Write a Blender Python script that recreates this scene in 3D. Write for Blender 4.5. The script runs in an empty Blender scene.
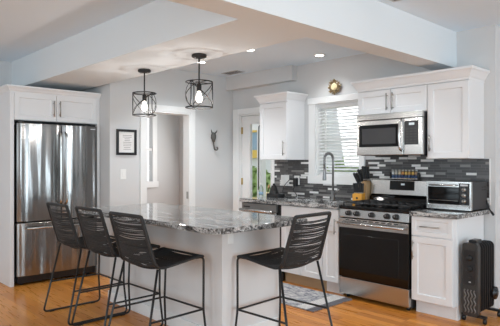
import bpy, bmesh, math, random
from mathutils import Vector, Matrix, noise
random.seed(7)
C = bpy.context.scene.collection
SC = bpy.context.scene
PI = math.pi

# ------------------------------------------------------------------ camera
cam_d = bpy.data.cameras.new('camera'); cam = bpy.data.objects.new('camera', cam_d); C.objects.link(cam)
cam.location = (0, 0, 1.345); cam.rotation_euler = (PI/2, 0, math.radians(46.71))
cam_d.sensor_width = 36; cam_d.lens = 502.1/500*36; cam_d.shift_y = -0.001; cam_d.clip_start = 0.05
SC.camera = cam

# ------------------------------------------------------------------ world, lights, exposure
SC.view_settings.view_transform = 'Standard'; SC.view_settings.look = 'None'
SC.view_settings.gamma = 1; SC.view_settings.exposure = -0.17; SC.view_settings.use_curve_mapping = False
w = bpy.data.worlds.new('sky'); SC.world = w; w.use_nodes = True
wn = w.node_tree.nodes; wl = w.node_tree.links
bg = wn['Background']; bg.inputs['Strength'].default_value = 1.3
tc = wn.new('ShaderNodeTexCoord'); sx = wn.new('ShaderNodeSeparateXYZ'); cr = wn.new('ShaderNodeValToRGB')
wl.new(tc.outputs['Generated'], sx.inputs[0]); wl.new(sx.outputs['Z'], cr.inputs[0]); wl.new(cr.outputs[0], bg.inputs['Color'])
cr.color_ramp.elements[0].position = 0.0; cr.color_ramp.elements[0].color = (1.0, 1.0, 1.0, 1)
cr.color_ramp.elements[1].position = 0.7; cr.color_ramp.elements[1].color = (0.82, 0.9, 1.0, 1)

def area(name, loc, size, power, target, color=(1, 1, 1)):
    d = bpy.data.lights.new(name, 'AREA'); d.shape = 'RECTANGLE'; d.size, d.size_y = size; d.energy = power; d.color = color
    o = bpy.data.objects.new(name, d); C.objects.link(o); o.location = loc
    o.rotation_euler = (Vector(target)-Vector(loc)).to_track_quat('-Z', 'Y').to_euler()
    return o
# daylight through the living-room windows behind the camera
area('daylight_front', (-4.6, -2.62, 1.5), (1.5, 1.7), 38, (-4.6, 4, 1.4), (0.72, 0.89, 1))
area('daylight_front', (-1.6, -2.62, 1.5), (2.2, 1.7), 46, (-1.6, 4, 1.4), (0.72, 0.89, 1))
area('daylight_front', (1.0, -2.62, 1.5), (1.2, 1.7), 8, (1.0, 4, 1.4), (0.72, 0.89, 1))
area('daylight_right', (2.72, 1.0, 1.35), (2.2, 2.0), 138, (-4, 1.0, 1.2), (0.72, 0.89, 1))
area('daylight_right', (2.72, 3.9, 1.35), (1.0, 2.0), 40, (-4, 3.9, 1.2), (0.72, 0.89, 1))
# daylight through the kitchen window, the glazed door and the hall window
area('daylight_kitchen', (-3.57, 5.25, 1.7), (0.6, 0.8), 2.5, (-3.4, 2, 0.9))
area('daylight_hall', (-6.3, 5.05, 1.6), (0.8, 1.2), 17, (-6.3, 2.6, 1.0))

# ------------------------------------------------------------------ helpers
class MB:
    def __init__(s): s.v = []; s.f = []; s.s = []; s.xf = None
    def add(s, vs, fs, smooth=False):
        b = len(s.v)
        s.v += [tuple(s.xf(*p)) if s.xf else tuple(p) for p in vs]
        s.f += [tuple(i+b for i in f) for f in fs]; s.s += [smooth]*len(fs); return s
    def box(s, x0, x1, y0, y1, z0, z1):
        return s.add([(x, y, z) for x in (x0, x1) for y in (y0, y1) for z in (z0, z1)],
                     [(0,1,3,2),(4,6,7,5),(0,4,5,1),(2,3,7,6),(0,2,6,4),(1,5,7,3)])
    def prism(s, poly, ax, d0, d1):
        """poly in the two other axes (in xyz order), extruded along ax"""
        def P(a, b, d): return {'x': (d, a, b), 'y': (a, d, b), 'z': (a, b, d)}[ax]
        n = len(poly); vs = [P(a, b, d0) for a, b in poly]+[P(a, b, d1) for a, b in poly]
        return s.add(vs, [tuple(range(n)), tuple(range(2*n-1, n-1, -1))]+[(i, (i+1) % n, n+(i+1) % n, n+i) for i in range(n)])
    def tube(s, pts, r, n=8, closed=False):
        pts = [Vector(p) for p in pts]; m = len(pts); rr = r if isinstance(r, (list, tuple)) else [r]*m
        vs = []; up = None
        for i, p in enumerate(pts):
            a = pts[i-1] if (i > 0 or closed) else p; b = pts[(i+1) % m] if (i < m-1 or closed) else p
            t = (b-a).normalized()
            if up is None:
                up = t.cross(Vector((0.3, 0.2, 1))); up = up if up.length > 1e-3 else t.cross(Vector((1, 0, 0)))
            up = (up-t*up.dot(t))
            if up.length < 1e-5: up = t.orthogonal()
            up.normalize(); w_ = t.cross(up)
            for k in range(n):
                q = 2*PI*k/n; vs.append(p+(up*math.cos(q)+w_*math.sin(q))*rr[i])
        fs = []
        for i in range(m if closed else m-1):
            j = (i+1) % m
            fs += [(i*n+k, i*n+(k+1) % n, j*n+(k+1) % n, j*n+k) for k in range(n)]
        if not closed: fs += [tuple(range(n-1, -1, -1)), tuple((m-1)*n+k for k in range(n))]
        return s.add(vs, fs, True)
    def lathe(s, prof, c, ax='z', n=24, smooth=True):
        """prof: (radius, distance along axis)"""
        vs = []
        for r, d in prof:
            for k in range(n):
                a, b = r*math.cos(2*PI*k/n), r*math.sin(2*PI*k/n)
                vs.append({'z': (c[0]+a, c[1]+b, c[2]+d), 'y': (c[0]+a, c[1]+d, c[2]+b), 'x': (c[0]+d, c[1]+a, c[2]+b)}[ax])
        m = len(prof)
        fs = [(i*n+k, i*n+(k+1) % n, (i+1)*n+(k+1) % n, (i+1)*n+k) for i in range(m-1) for k in range(n)]
        fs += [tuple(range(n-1, -1, -1)), tuple((m-1)*n+k for k in range(n))]
        return s.add(vs, fs, smooth)
    def panel(s, u0, u1, w0, w1, v0, v1, fr=0.055, rec=0.012):
        """shaker door: slab from v0 (back) to v1 (front) with one recessed field; u across, v out, w up"""
        a, b = fr, 0.006
        def ring(d, v): return [(u0+d, v, w0+d), (u1-d, v, w0+d), (u1-d, v, w1-d), (u0+d, v, w1-d)]
        vs = ring(0, v0)+ring(0, v1-0.0015)+ring(0.0015, v1)+ring(a, v1)+ring(a+b, v1-rec)
        fs = [(0, 1, 2, 3), (16, 17, 18, 19)]
        for q in range(4): fs += [(q*4+i, q*4+(i+1) % 4, q*4+4+(i+1) % 4, q*4+4+i) for i in range(4)]
        return s.add(vs, fs)
FY = lambda u, v, w_: (u, -v, w_)          # a front that faces -Y
FX = lambda u, v, w_: (v, u, w_)           # a front that faces +X

def fillet(pts, r, k=5, closed=False):
    pts = [Vector(p) for p in pts]; out = []; n = len(pts)
    for i, p in enumerate(pts):
        if not closed and i in (0, n-1): out.append(p); continue
        a, b = pts[i-1], pts[(i+1) % n]
        rr = min(r, (a-p).length*0.49, (b-p).length*0.49)
        s0 = p+(a-p).normalized()*rr; s1 = p+(b-p).normalized()*rr
        for j in range(k+1):
            t = j/k; out.append(s0*(1-t)**2+p*2*t*(1-t)+s1*t*t)
    return out

def root_of(o):
    while o.parent: o = o.parent
    return o
def obj(name, mb, mat, parent=None, bevel=0, seg=2):
    me = bpy.data.meshes.new(name)
    off = Vector(root_of(parent)['at']) if parent and 'at' in root_of(parent).keys() else Vector((0, 0, 0))
    me.from_pydata([Vector(p)-off for p in mb.v], [], mb.f)
    me.polygons.foreach_set('use_smooth', mb.s)
    bm = bmesh.new(); bm.from_mesh(me); bmesh.ops.recalc_face_normals(bm, faces=bm.faces); bm.to_mesh(me); bm.free()
    me.materials.append(mat); o = bpy.data.objects.new(name, me); C.objects.link(o)
    if parent: o.parent = parent
    if bevel:
        m = o.modifiers.new('bevel', 'BEVEL'); m.width = bevel; m.segments = seg; m.limit_method = 'ANGLE'; m.angle_limit = math.radians(50)
    return o
def thing(name, label, cat, loc=(0, 0, 0), rz=0, group=None):
    o = bpy.data.objects.new(name, None); C.objects.link(o); o.empty_display_size = 0.1
    o.location = loc; o.rotation_euler = (0, 0, rz); o['at'] = list(loc)
    return tag(o, label, cat, group)
def tag(o, label, cat, group=None):
    o['label'] = label; o['category'] = cat
    if group: o['group'] = group
    return o
def struct(name, mb, mat, parent=None, bevel=0):
    o = obj(name, mb, mat, parent, bevel)
    if not parent: o['kind'] = 'structure'
    return o
def dup(r0, loc, rz=0, label=None):
    r = r0.copy(); C.objects.link(r); r.location = loc; r.rotation_euler = (0, 0, rz)
    if label: r['label'] = label
    for ch in list(r0.children):
        c = ch.copy(); C.objects.link(c); c.parent = r
        for g in list(ch.children):
            d = g.copy(); C.objects.link(d); d.parent = c
    return r

# ------------------------------------------------------------------ materials
def srgb(r, g, b):
    f = lambda c: (c/255/12.92) if c/255 <= 0.04045 else ((c/255+0.055)/1.055)**2.4
    return (f(r), f(g), f(b), 1)
def base(name):
    m = bpy.data.materials.new(name); m.use_nodes = True
    return m, m.node_tree.nodes, m.node_tree.links, m.node_tree.nodes['Principled BSDF']
def mat(name, col, rough=0.5, metal=0.0, var=0.04, scale=8, bump=0.0, bscale=60, spec=0.5, stretch=(1, 1, 1), coat=0):
    m, N, L, B = base(name)
    B.inputs['Roughness'].default_value = rough; B.inputs['Metallic'].default_value = metal
    B.inputs['Specular IOR Level'].default_value = spec; B.inputs['Coat Weight'].default_value = coat
    t = N.new('ShaderNodeTexCoord'); mp = N.new('ShaderNodeMapping'); mp.inputs['Scale'].default_value = stretch
    L.new(t.outputs['Object'], mp.inputs[0])
    n = N.new('ShaderNodeTexNoise'); n.inputs['Scale'].default_value = scale; n.inputs['Detail'].default_value = 3
    L.new(mp.outputs[0], n.inputs['Vector'])
    r = N.new('ShaderNodeMapRange'); r.inputs['To Min'].default_value = 1-var; r.inputs['To Max'].default_value = 1+var
    L.new(n.outputs['Fac'], r.inputs['Value'])
    mx = N.new('ShaderNodeMix'); mx.data_type = 'RGBA'; mx.blend_type = 'MULTIPLY'; mx.inputs[0].default_value = 1
    mx.inputs[6].default_value = col; L.new(r.outputs[0], mx.inputs[7]); L.new(mx.outputs[2], B.inputs['Base Color'])
    if bump:
        n2 = N.new('ShaderNodeTexNoise'); n2.inputs['Scale'].default_value = bscale; L.new(mp.outputs[0], n2.inputs['Vector'])
        b = N.new('ShaderNodeBump'); b.inputs['Strength'].default_value = bump; b.inputs['Distance'].default_value = 0.01
        L.new(n2.outputs['Fac'], b.inputs['Height']); L.new(b.outputs[0], B.inputs['Normal'])
    return m
def emit(name, col, strength):
    m, N, L, B = base(name); B.inputs['Emission Color'].default_value = col; B.inputs['Emission Strength'].default_value = strength
    B.inputs['Base Color'].default_value = col
    n = N.new('ShaderNodeTexNoise'); L.new(n.outputs['Fac'], B.inputs['Roughness']); return m
def glass(name, rough=0.02, tint=(1, 1, 1, 1)):
    m, N, L, B = base(name)
    B.inputs['Transmission Weight'].default_value = 1; B.inputs['Roughness'].default_value = rough
    B.inputs['IOR'].default_value = 1.02; B.inputs['Base Color'].default_value = tint
    return m
def ramp(N, stops, const=False):
    r = N.new('ShaderNodeValToRGB'); e = r.color_ramp.elements
    if const: r.color_ramp.interpolation = 'CONSTANT'
    while len(e) < len(stops): e.new(0.5)
    for k, (p, c) in zip(e, stops): k.position = p; k.color = c
    return r

M = {}
M['wall'] = mat('wall_paint', srgb(211, 211, 211), 0.75, var=0.015, scale=2, bump=0.03, bscale=160, spec=0.3)
M['ceiling'] = mat('ceiling_paint', srgb(227, 239, 249), 0.85, var=0.01, scale=2, bump=0.03, bscale=120, spec=0.2)
M['beam'] = mat('beam_paint', srgb(224, 229, 232), 0.85, var=0.01, scale=2, bump=0.03, bscale=120, spec=0.2)
M['trim'] = mat('trim_paint', srgb(236, 236, 235), 0.4, var=0.01)
M['cab'] = mat('cabinet_paint', srgb(229, 229, 230), 0.42, var=0.012, scale=3)
M['island'] = mat('island_paint', srgb(222, 220, 219), 0.5, var=0.015, scale=3)
M['black'] = mat('black_metal', srgb(19, 19, 20), 0.4, 0.0, var=0.1)
M['blackp'] = mat('black_plastic', srgb(26, 26, 28), 0.35, var=0.08)
M['bglass'] = mat('black_glass', srgb(9, 9, 10), 0.06, var=0.05, spec=0.4)
M['castiron'] = mat('cast_iron', srgb(22, 22, 23), 0.55, var=0.15, bump=0.1)
M['nickel'] = mat('brushed_nickel', srgb(176, 174, 170), 0.28, 1.0, var=0.05, scale=40)
M['chrome'] = mat('faucet_steel', srgb(138, 138, 138), 0.34, 1.0, var=0.05)
M['rope'] = mat('rope', srgb(33, 33, 34), 0.6, var=0.25, scale=120, bump=0.3, bscale=400)
M['bronze'] = mat('dark_bronze', srgb(30, 29, 29), 0.5, 0.2, var=0.1)
M['wood_block'] = mat('block_wood', srgb(222, 158, 62), 0.45, var=0.12, scale=14, stretch=(1, 1, 6))
M['wood_tan'] = mat('tan_wood', srgb(186, 150, 108), 0.5, var=0.12, scale=14, stretch=(6, 6, 1))
M['toe_tan'] = mat('raw_wood_kick', srgb(176, 150, 118), 0.6, var=0.1, scale=6, stretch=(1, 6, 6))
M['white_p'] = mat('white_plastic', srgb(238, 238, 236), 0.35, var=0.01)
M['dark_gap'] = mat('dark_gap', srgb(24, 24, 25), 0.7, var=0.1)
M['gold'] = mat('antique_gold', srgb(150, 128, 92), 0.5, 0.25, var=0.4, scale=60, bump=0.2)
M['cream'] = mat('cream_wax', srgb(238, 222, 178), 0.5, var=0.05)
M['paper'] = mat('paper', srgb(232, 230, 228), 0.7, var=0.02)
M['ink'] = mat('ink', srgb(150, 146, 146), 0.8, var=0.05)
M['brass'] = mat('brass', srgb(196, 172, 112), 0.3, 0.9, var=0.08)
M['slat'] = mat('blind_slat', srgb(235, 236, 236), 0.5, var=0.01)
M['heater'] = mat('heater_enamel', srgb(38, 38, 39), 0.32, 0.2, var=0.06)
M['heater_grey'] = mat('heater_front', srgb(54, 53, 52), 0.38, 0.2, var=0.06)
M['toast_side'] = mat('toaster_side', srgb(50, 50, 52), 0.45, 0.1, var=0.06)
M['wave_l'] = mat('wave_light', srgb(118, 115, 112), 0.35, 0.5, var=0.06)
M['dw_grey'] = mat('dishwasher_panel', srgb(128, 128, 127), 0.35, 0.6, var=0.05)
M['pale_grey'] = mat('pale_grey', srgb(190, 192, 194), 0.4, var=0.03)
M['bulb'] = emit('lit_bulb', (1.0, 0.93, 0.82, 1), 8)
M['led'] = emit('lit_lens', (1.0, 0.97, 0.92, 1), 9)
M['display'] = emit('clock_display', (0.55, 0.62, 0.66, 1), 0.2)
M['glass'] = glass('window_glass')
M['clear'] = glass('clear_plastic', 0.08, (0.82, 0.88, 0.92, 1))

def steel(name, col=(168, 168, 168), rough=0.24, wav=0.0, stretch=(1, 1, 1), wscale=3.0, brush=(1, 1, 60)):
    m, N, L, B = base(name)
    B.inputs['Metallic'].default_value = 1; B.inputs['Base Color'].default_value = srgb(*col)
    t = N.new('ShaderNodeTexCoord')
    mp = N.new('ShaderNodeMapping'); mp.inputs['Scale'].default_value = brush; L.new(t.outputs['Object'], mp.inputs[0])
    n = N.new('ShaderNodeTexNoise'); n.inputs['Scale'].default_value = 12; n.inputs['Detail'].default_value = 4; L.new(mp.outputs[0], n.inputs['Vector'])
    r = N.new('ShaderNodeMapRange'); r.inputs['To Min'].default_value = rough-0.06; r.inputs['To Max'].default_value = rough+0.06
    L.new(n.outputs['Fac'], r.inputs['Value']); L.new(r.outputs[0], B.inputs['Roughness'])
    if wav:
        mp2 = N.new('ShaderNodeMapping'); mp2.inputs['Scale'].default_value = stretch; L.new(t.outputs['Object'], mp2.inputs[0])
        n2 = N.new('ShaderNodeTexNoise'); n2.inputs['Scale'].default_value = wscale; n2.inputs['Detail'].default_value = 1.5
        L.new(mp2.outputs[0], n2.inputs['Vector'])
        b = N.new('ShaderNodeBump'); b.inputs['Strength'].default_value = 1; b.inputs['Distance'].default_value = wav
        L.new(n2.outputs['Fac'], b.inputs['Height']); L.new(b.outputs[0], B.inputs['Normal'])
    return m
M['steel_f'] = steel('fridge_steel', (146, 145, 144), 0.2, 0.06, (0.2, 1.0, 0.06), 5.5, (1, 1, 40))
M['steel'] = steel('range_steel', (190, 189, 187), 0.24, 0.0015, (1.0, 0.2, 0.3), 4, (1, 1, 60))

def floor_mat():
    m, N, L, B = base('oak_floor')
    t = N.new('ShaderNodeTexCoord')
    b = N.new('ShaderNodeTexBrick'); b.inputs['Scale'].default_value = 1; b.inputs['Brick Width'].default_value = 1.1
    b.inputs['Row Height'].default_value = 0.083; b.inputs['Mortar Size'].default_value = 0.0006; b.offset = 0.37; b.offset_frequency = 3
    b.inputs['Color1'].default_value = (0, 0, 0, 1); b.inputs['Color2'].default_value = (1, 1, 1, 1); b.inputs['Mortar'].default_value = (0.5, 0.5, 0.5, 1)
    L.new(t.outputs['Object'], b.inputs['Vector'])
    r = ramp(N, [(0, srgb(188, 114, 44)), (0.4, srgb(214, 139, 60)), (0.7, srgb(226, 153, 74)), (1, srgb(200, 125, 51))]); L.new(b.outputs['Color'], r.inputs[0])
    mp = N.new('ShaderNodeMapping'); mp.inputs['Scale'].default_value = (1.2, 14, 1); L.new(t.outputs['Object'], mp.inputs[0])
    n = N.new('ShaderNodeTexNoise'); n.inputs['Scale'].default_value = 3.2; n.inputs['Detail'].default_value = 6; n.inputs['Distortion'].default_value = 0.8
    add = N.new('ShaderNodeVectorMath'); add.operation = 'ADD'
    sc = N.new('ShaderNodeVectorMath'); sc.operation = 'SCALE'; sc.inputs[3].default_value = 7; L.new(b.outputs['Color'], sc.inputs[0])
    L.new(mp.outputs[0], add.inputs[0]); L.new(sc.outputs[0], add.inputs[1]); L.new(add.outputs[0], n.inputs['Vector'])
    g = ramp(N, [(0.2, (0.86, 0.83, 0.79, 1)), (0.5, (1, 1, 1, 1)), (0.8, (1.06, 1.06, 1.05, 1))]); L.new(n.outputs['Fac'], g.inputs[0])
    mx = N.new('ShaderNodeMix'); mx.data_type = 'RGBA'; mx.blend_type = 'MULTIPLY'; mx.inputs[0].default_value = 1
    L.new(r.outputs[0], mx.inputs[6]); L.new(g.outputs[0], mx.inputs[7])
    m2 = N.new('ShaderNodeMix'); m2.data_type = 'RGBA'; L.new(b.outputs['Fac'], m2.inputs[0]); L.new(mx.outputs[2], m2.inputs[6]); m2.inputs[7].default_value = srgb(140, 82, 32)
    L.new(m2.outputs[2], B.inputs['Base Color'])
    rr = N.new('ShaderNodeMapRange'); rr.inputs['To Min'].default_value = 0.22; rr.inputs['To Max'].default_value = 0.36; L.new(n.outputs['Fac'], rr.inputs['Value']); L.new(rr.outputs[0], B.inputs['Roughness']); B.inputs['Specular IOR Level'].default_value = 0.3
    bp = N.new('ShaderNodeBump'); bp.inputs['Strength'].default_value = 0.25; bp.inputs['Distance'].default_value = 0.002; bp.invert = True
    L.new(b.outputs['Fac'], bp.inputs['Height']); L.new(bp.outputs[0], B.inputs['Normal'])
    return m
M['floor'] = floor_mat()

def granite():
    m, N, L, B = base('granite')
    t = N.new('ShaderNodeTexCoord'); mp = N.new('ShaderNodeMapping'); mp.inputs['Rotation'].default_value = (0, 0, 0.5); mp.inputs['Scale'].default_value = (0.5, 2.2, 2.2)
    L.new(t.outputs['Object'], mp.inputs[0])
    n = N.new('ShaderNodeTexNoise'); n.inputs['Scale'].default_value = 9; n.inputs['Detail'].default_value = 7; n.inputs['Roughness'].default_value = 0.68; n.inputs['Distortion'].default_value = 1.4
    L.new(mp.outputs[0], n.inputs['Vector'])
    r = ramp(N, [(0.32, srgb(40, 39, 40)), (0.44, srgb(96, 94, 93)), (0.52, srgb(158, 156, 154)), (0.62, srgb(212, 210, 208)), (0.74, srgb(132, 128, 124))]); L.new(n.outputs['Fac'], r.inputs[0])
    v = N.new('ShaderNodeTexNoise'); v.inputs['Scale'].default_value = 70; v.inputs['Detail'].default_value = 3; L.new(t.outputs['Object'], v.inputs['Vector'])
    s = ramp(N, [(0.36, (0.12, 0.12, 0.12, 1)), (0.45, (0.85, 0.85, 0.85, 1)), (0.6, (1, 1, 1, 1)), (0.7, (1.12, 1.12, 1.12, 1))]); L.new(v.outputs['Fac'], s.inputs[0])
    mx = N.new('ShaderNodeMix'); mx.data_type = 'RGBA'; mx.blend_type = 'MULTIPLY'; mx.inputs[0].default_value = 1
    L.new(r.outputs[0], mx.inputs[6]); L.new(s.outputs[0], mx.inputs[7]); L.new(mx.outputs[2], B.inputs['Base Color'])
    B.inputs['Roughness'].default_value = 0.07; B.inputs['IOR'].default_value = 1.55
    return m
M['granite'] = granite()

def tile():
    m, N, L, B = base('mosaic_tile')
    t = N.new('ShaderNodeTexCoord'); sp = N.new('ShaderNodeSeparateXYZ'); cb = N.new('ShaderNodeCombineXYZ')
    L.new(t.outputs['Object'], sp.inputs[0]); L.new(sp.outputs['X'], cb.inputs['X']); L.new(sp.outputs['Z'], cb.inputs['Y'])
    b = N.new('ShaderNodeTexBrick'); b.inputs['Scale'].default_value = 1; b.inputs['Brick Width'].default_value = 0.14; b.inputs['Row Height'].default_value = 0.0255
    b.inputs['Mortar Size'].default_value = 0.0013; b.offset = 0.43; b.offset_frequency = 2; b.squash = 0.72; b.squash_frequency = 3
    b.inputs['Color1'].default_value = (0, 0, 0, 1); b.inputs['Color2'].default_value = (1, 1, 1, 1); b.inputs['Mortar'].default_value = (0, 0, 0, 1)
    L.new(cb.outputs[0], b.inputs['Vector'])
    r = ramp(N, [(0, srgb(72, 71, 72)), (0.22, srgb(98, 97, 97)), (0.40, srgb(80, 79, 80)), (0.55, srgb(132, 130, 128)), (0.64, srgb(70, 69, 70)), (0.80, srgb(226, 225, 223))], True); L.new(b.outputs['Color'], r.inputs[0])
    m2 = N.new('ShaderNodeMix'); m2.data_type = 'RGBA'; L.new(b.outputs['Fac'], m2.inputs[0]); L.new(r.outputs[0], m2.inputs[6]); m2.inputs[7].default_value = srgb(108, 107, 106)
    L.new(m2.outputs[2], B.inputs['Base Color']); B.inputs['Roughness'].default_value = 0.3; B.inputs['Specular IOR Level'].default_value = 0.35
    bp = N.new('ShaderNodeBump'); bp.inputs['Strength'].default_value = 0.5; bp.inputs['Distance'].default_value = 0.002; bp.invert = True
    L.new(b.outputs['Fac'], bp.inputs['Height']); L.new(bp.outputs[0], B.inputs['Normal'])
    return m
M['tile'] = tile()

def rug_mat():
    m, N, L, B = base('woven_rug')
    t = N.new('ShaderNodeTexCoord'); mp = N.new('ShaderNodeMapping'); mp.inputs['Scale'].default_value = (1, 2.2, 1); L.new(t.outputs['Object'], mp.inputs[0])
    n = N.new('ShaderNodeTexNoise'); n.inputs['Scale'].default_value = 13; n.inputs['Detail'].default_value = 6; n.inputs['Roughness'].default_value = 0.7; L.new(mp.outputs[0], n.inputs['Vector'])
    r = ramp(N, [(0.34, srgb(96, 98, 110)), (0.46, srgb(150, 150, 156)), (0.56, srgb(196, 194, 192)), (0.7, srgb(214, 211, 206))]); L.new(n.outputs['Fac'], r.inputs[0])
    L.new(r.outputs[0], B.inputs['Base Color']); B.inputs['Roughness'].default_value = 0.95; B.inputs['Specular IOR Level'].default_value = 0.1
    n2 = N.new('ShaderNodeTexNoise'); n2.inputs['Scale'].default_value = 220; L.new(t.outputs['Object'], n2.inputs['Vector'])
    b = N.new('ShaderNodeBump'); b.inputs['Strength'].default_value = 0.5; b.inputs['Distance'].default_value = 0.004; L.new(n2.outputs['Fac'], b.inputs['Height']); L.new(b.outputs[0], B.inputs['Normal'])
    return m
M['rug'] = rug_mat()
M['rug_band'] = mat('rug_band', srgb(236, 233, 228), 0.95, var=0.05, spec=0.1)
M['rug_dark'] = mat('rug_dark', srgb(118, 116, 120), 0.95, var=0.2, spec=0.1)
M['rug_dark2'] = mat('rug_mid', srgb(160, 160, 163), 0.95, var=0.15, scale=40, spec=0.1)
M['leaf'] = mat('leaf', srgb(150, 176, 108), 0.6, var=0.35, scale=6)
M['bark'] = mat('bark', srgb(96, 78, 60), 0.8, var=0.2)
M['lawn'] = mat('lawn', srgb(120, 142, 84), 0.9, var=0.25, scale=5)
M['siding'] = mat('siding', srgb(225, 228, 230), 0.7, var=0.03)
M['yellow'] = mat('yellow_paint', srgb(224, 190, 92), 0.6, var=0.05)
M['blue'] = mat('blue_paint', srgb(140, 168, 190), 0.5, var=0.1)
M['red'] = mat('brick_red', srgb(150, 110, 92), 0.8, var=0.1)

# ------------------------------------------------------------------ the room
XW, YB, YD, YR = -5.45, 4.76, 4.79, 2.86      # doorway wall, range wall, door wall, alcove return
HK, HL, HB = 2.56, 2.60, 2.255                # kitchen ceiling, living ceiling, beam underside
struct('floor', MB().box(-7.6, 3.0, -2.75, 5.4, -0.06, 0), M['floor'])
c_ = MB(); c_.box(-7.6, 3.0, -2.75, 2.4, HL, HL+0.1); c_.box(-2.25, 3.0, 2.4, 5.4, HL, HL+0.1); c_.box(-7.6, -2.25, 2.4, 5.4, HK, HL+0.1)
struct('ceiling', c_, M['ceiling'])
b_ = MB(); b_.prism([(-6.6, 2.13), (-2.37, 2.13), (-2.37, -2.75), (-2.155, -2.75), (-2.155, YB), (-2.37, YB), (-2.37, 2.79), (-6.6, 2.79)], 'z', HB, HL-0.001)
struct('ceiling_beam', b_, M['beam'])
# range wall: pieces around the window, then the thinner door wall
wb = MB(); T = 0.16
wb.box(-4.59, -3.885, YB, YB+T, 0, HL); wb.box(-3.255, -1.795, YB, YB+T, 0, HL)
wb.box(-3.885, -3.255, YB, YB+T, 0, 1.18); wb.box(-3.885, -3.255, YB, YB+T, 2.05, HL)
wb.box(-5.6, -5.30, YD, YD+T-0.03, 0, HL); wb.box(-5.30, -4.59, YD, YD+T-0.03, 2.03, HL); wb.box(-4.64, -4.59, YD, YD+T-0.03, 0, 2.03)
wb.box(-1.95, -1.795, YB+T, 5.4, 0, HL)
struct('wall_back', wb, M['wall'])
struct('wall_end', MB().box(-1.795, 3.0, 5.3, 5.4, 0, HL), M['wall'])
wl_ = MB(); wl_.box(XW-0.13, XW, YR, 3.34, 0, HK); wl_.box(XW-0.13, XW, 4.03, YD, 0, HK); wl_.box(XW-0.13, XW, 3.34, 4.03, 2.0, HK)
wl_.box(-6.6, XW-0.13, YR, YR+0.13, 0, HK)
struct('wall_left', wl_, M['wall'])
wf = MB(); wf.box(-6.72, -6.6, -2.75, YR+0.13, 0, HL)
struct('wall_living', wf, M['wall'])
# hall beyond the doorway
wh = MB(); wh.box(-7.35, -7.22, YR, 4.1, 0, HK); wh.box(-7.35, -7.22, 4.58, 5.2, 0, HK); wh.box(-7.35, -7.22, 4.1, 4.58, 0, 1.03); wh.box(-7.35, -7.22, 4.1, 4.58, 2.1, HK)
wh.box(-7.22, -6.7, 5.1, 5.2, 0, HK); wh.box(-5.9, -5.6, 5.1, 5.2, 0, HK); wh.box(-6.7, -5.9, 5.1, 5.2, 0, 0.9); wh.box(-6.7, -5.9, 5.1, 5.2, 2.2, HK)
struct('wall_hall', wh, M['wall'])
# living-room walls behind the camera, with their window openings
ws = MB()
xs = [-6.72, -5.4, -3.8, -2.75, -0.45, 0.4, 1.65, 3.0]
for i in range(0, 7):
    if i % 2 == 0: ws.box(xs[i], xs[i+1], -2.75, -2.6, 0, HL)
    else: ws.box(xs[i], xs[i+1], -2.75, -2.6, 0, 0.6); ws.box(xs[i], xs[i+1], -2.75, -2.6, 2.4, HL)
struct('wall_front', ws, M['wall'])
we = MB(); we.box(2.6, 2.75, -2.6, -0.15, 0, HL); we.box(2.6, 2.75, 2.15, 3.35, 0, HL); we.box(2.6, 2.75, 4.45, 5.4, 0, HL)
we.box(2.6, 2.75, -0.15, 2.15, 2.4, HL); we.box(2.6, 2.75, 3.35, 4.45, 2.4, HL); we.box(2.6, 2.75, -0.15, 2.15, 0, 0.3); we.box(2.6, 2.75, 3.35, 4.45, 0, 0.3)
struct('wall_right', we, M['wall'])
# boxed duct along the top of the door wall
struct('trim_1', MB().box(XW, -4.19, YB-0.10, YD, 2.372, HK), M['wall'])
# doorway casing and jambs
d = MB()
d.box(XW-0.13, XW+0.012, 3.34, 3.36, 0, 1.98); d.box(XW-0.13, XW+0.012, 4.01, 4.03, 0, 1.98); d.box(XW-0.13, XW+0.012, 3.34, 4.03, 1.98, 2.0)
d.box(XW, XW+0.018, 3.265, 3.34, 0, 2.075); d.box(XW, XW+0.018, 4.03, 4.105, 0, 2.075); d.box(XW, XW+0.018, 3.34, 4.03, 2.0, 2.075)
struct('trim_2', d, M['trim'], bevel=0.003)
h = MB(); h.box(XW-0.05, XW-0.012, 4.006, 4.0105, 0.86, 0.955); h.tube([(XW-0.008, 4.004, 0.86), (XW-0.008, 4.004, 0.955)], 0.005, 8)
tag(obj('door_hinge', h, M['nickel']), 'grey steel hinge on the right jamb of the open doorway', 'hinge')
b2 = MB(); b2.box(XW, XW+0.014, YR, 3.265, 0, 0.11); b2.box(XW, XW+0.014, 4.105, YD, 0, 0.11); struct('baseboard_left', b2, M['trim'], bevel=0.003)
struct('baseboard_back', MB().box(-1.93, -1.795, YB-0.014, YB, 0, 0.11), M['trim'], bevel=0.003)
# hall window
hw = MB(); hw.box(-7.23, -7.2, 4.0, 4.1, 0.95, 2.18); hw.box(-7.23, -7.2, 4.56, 4.645, 0.95, 2.18); hw.box(-7.23, -7.2, 4.1, 4.56, 2.1, 2.18); hw.box(-7.24, -7.18, 3.98, 4.66, 0.93, 1.03)
wo = struct('window_1', hw, M['trim'], bevel=0.003)
obj('sash', MB().box(-7.25, -7.225, 4.1, 4.58, 1.54, 1.58), M['trim'], wo)
obj('pane', MB().box(-7.243, -7.238, 4.1, 4.58, 1.03, 2.1), M['glass'], wo)

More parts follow.
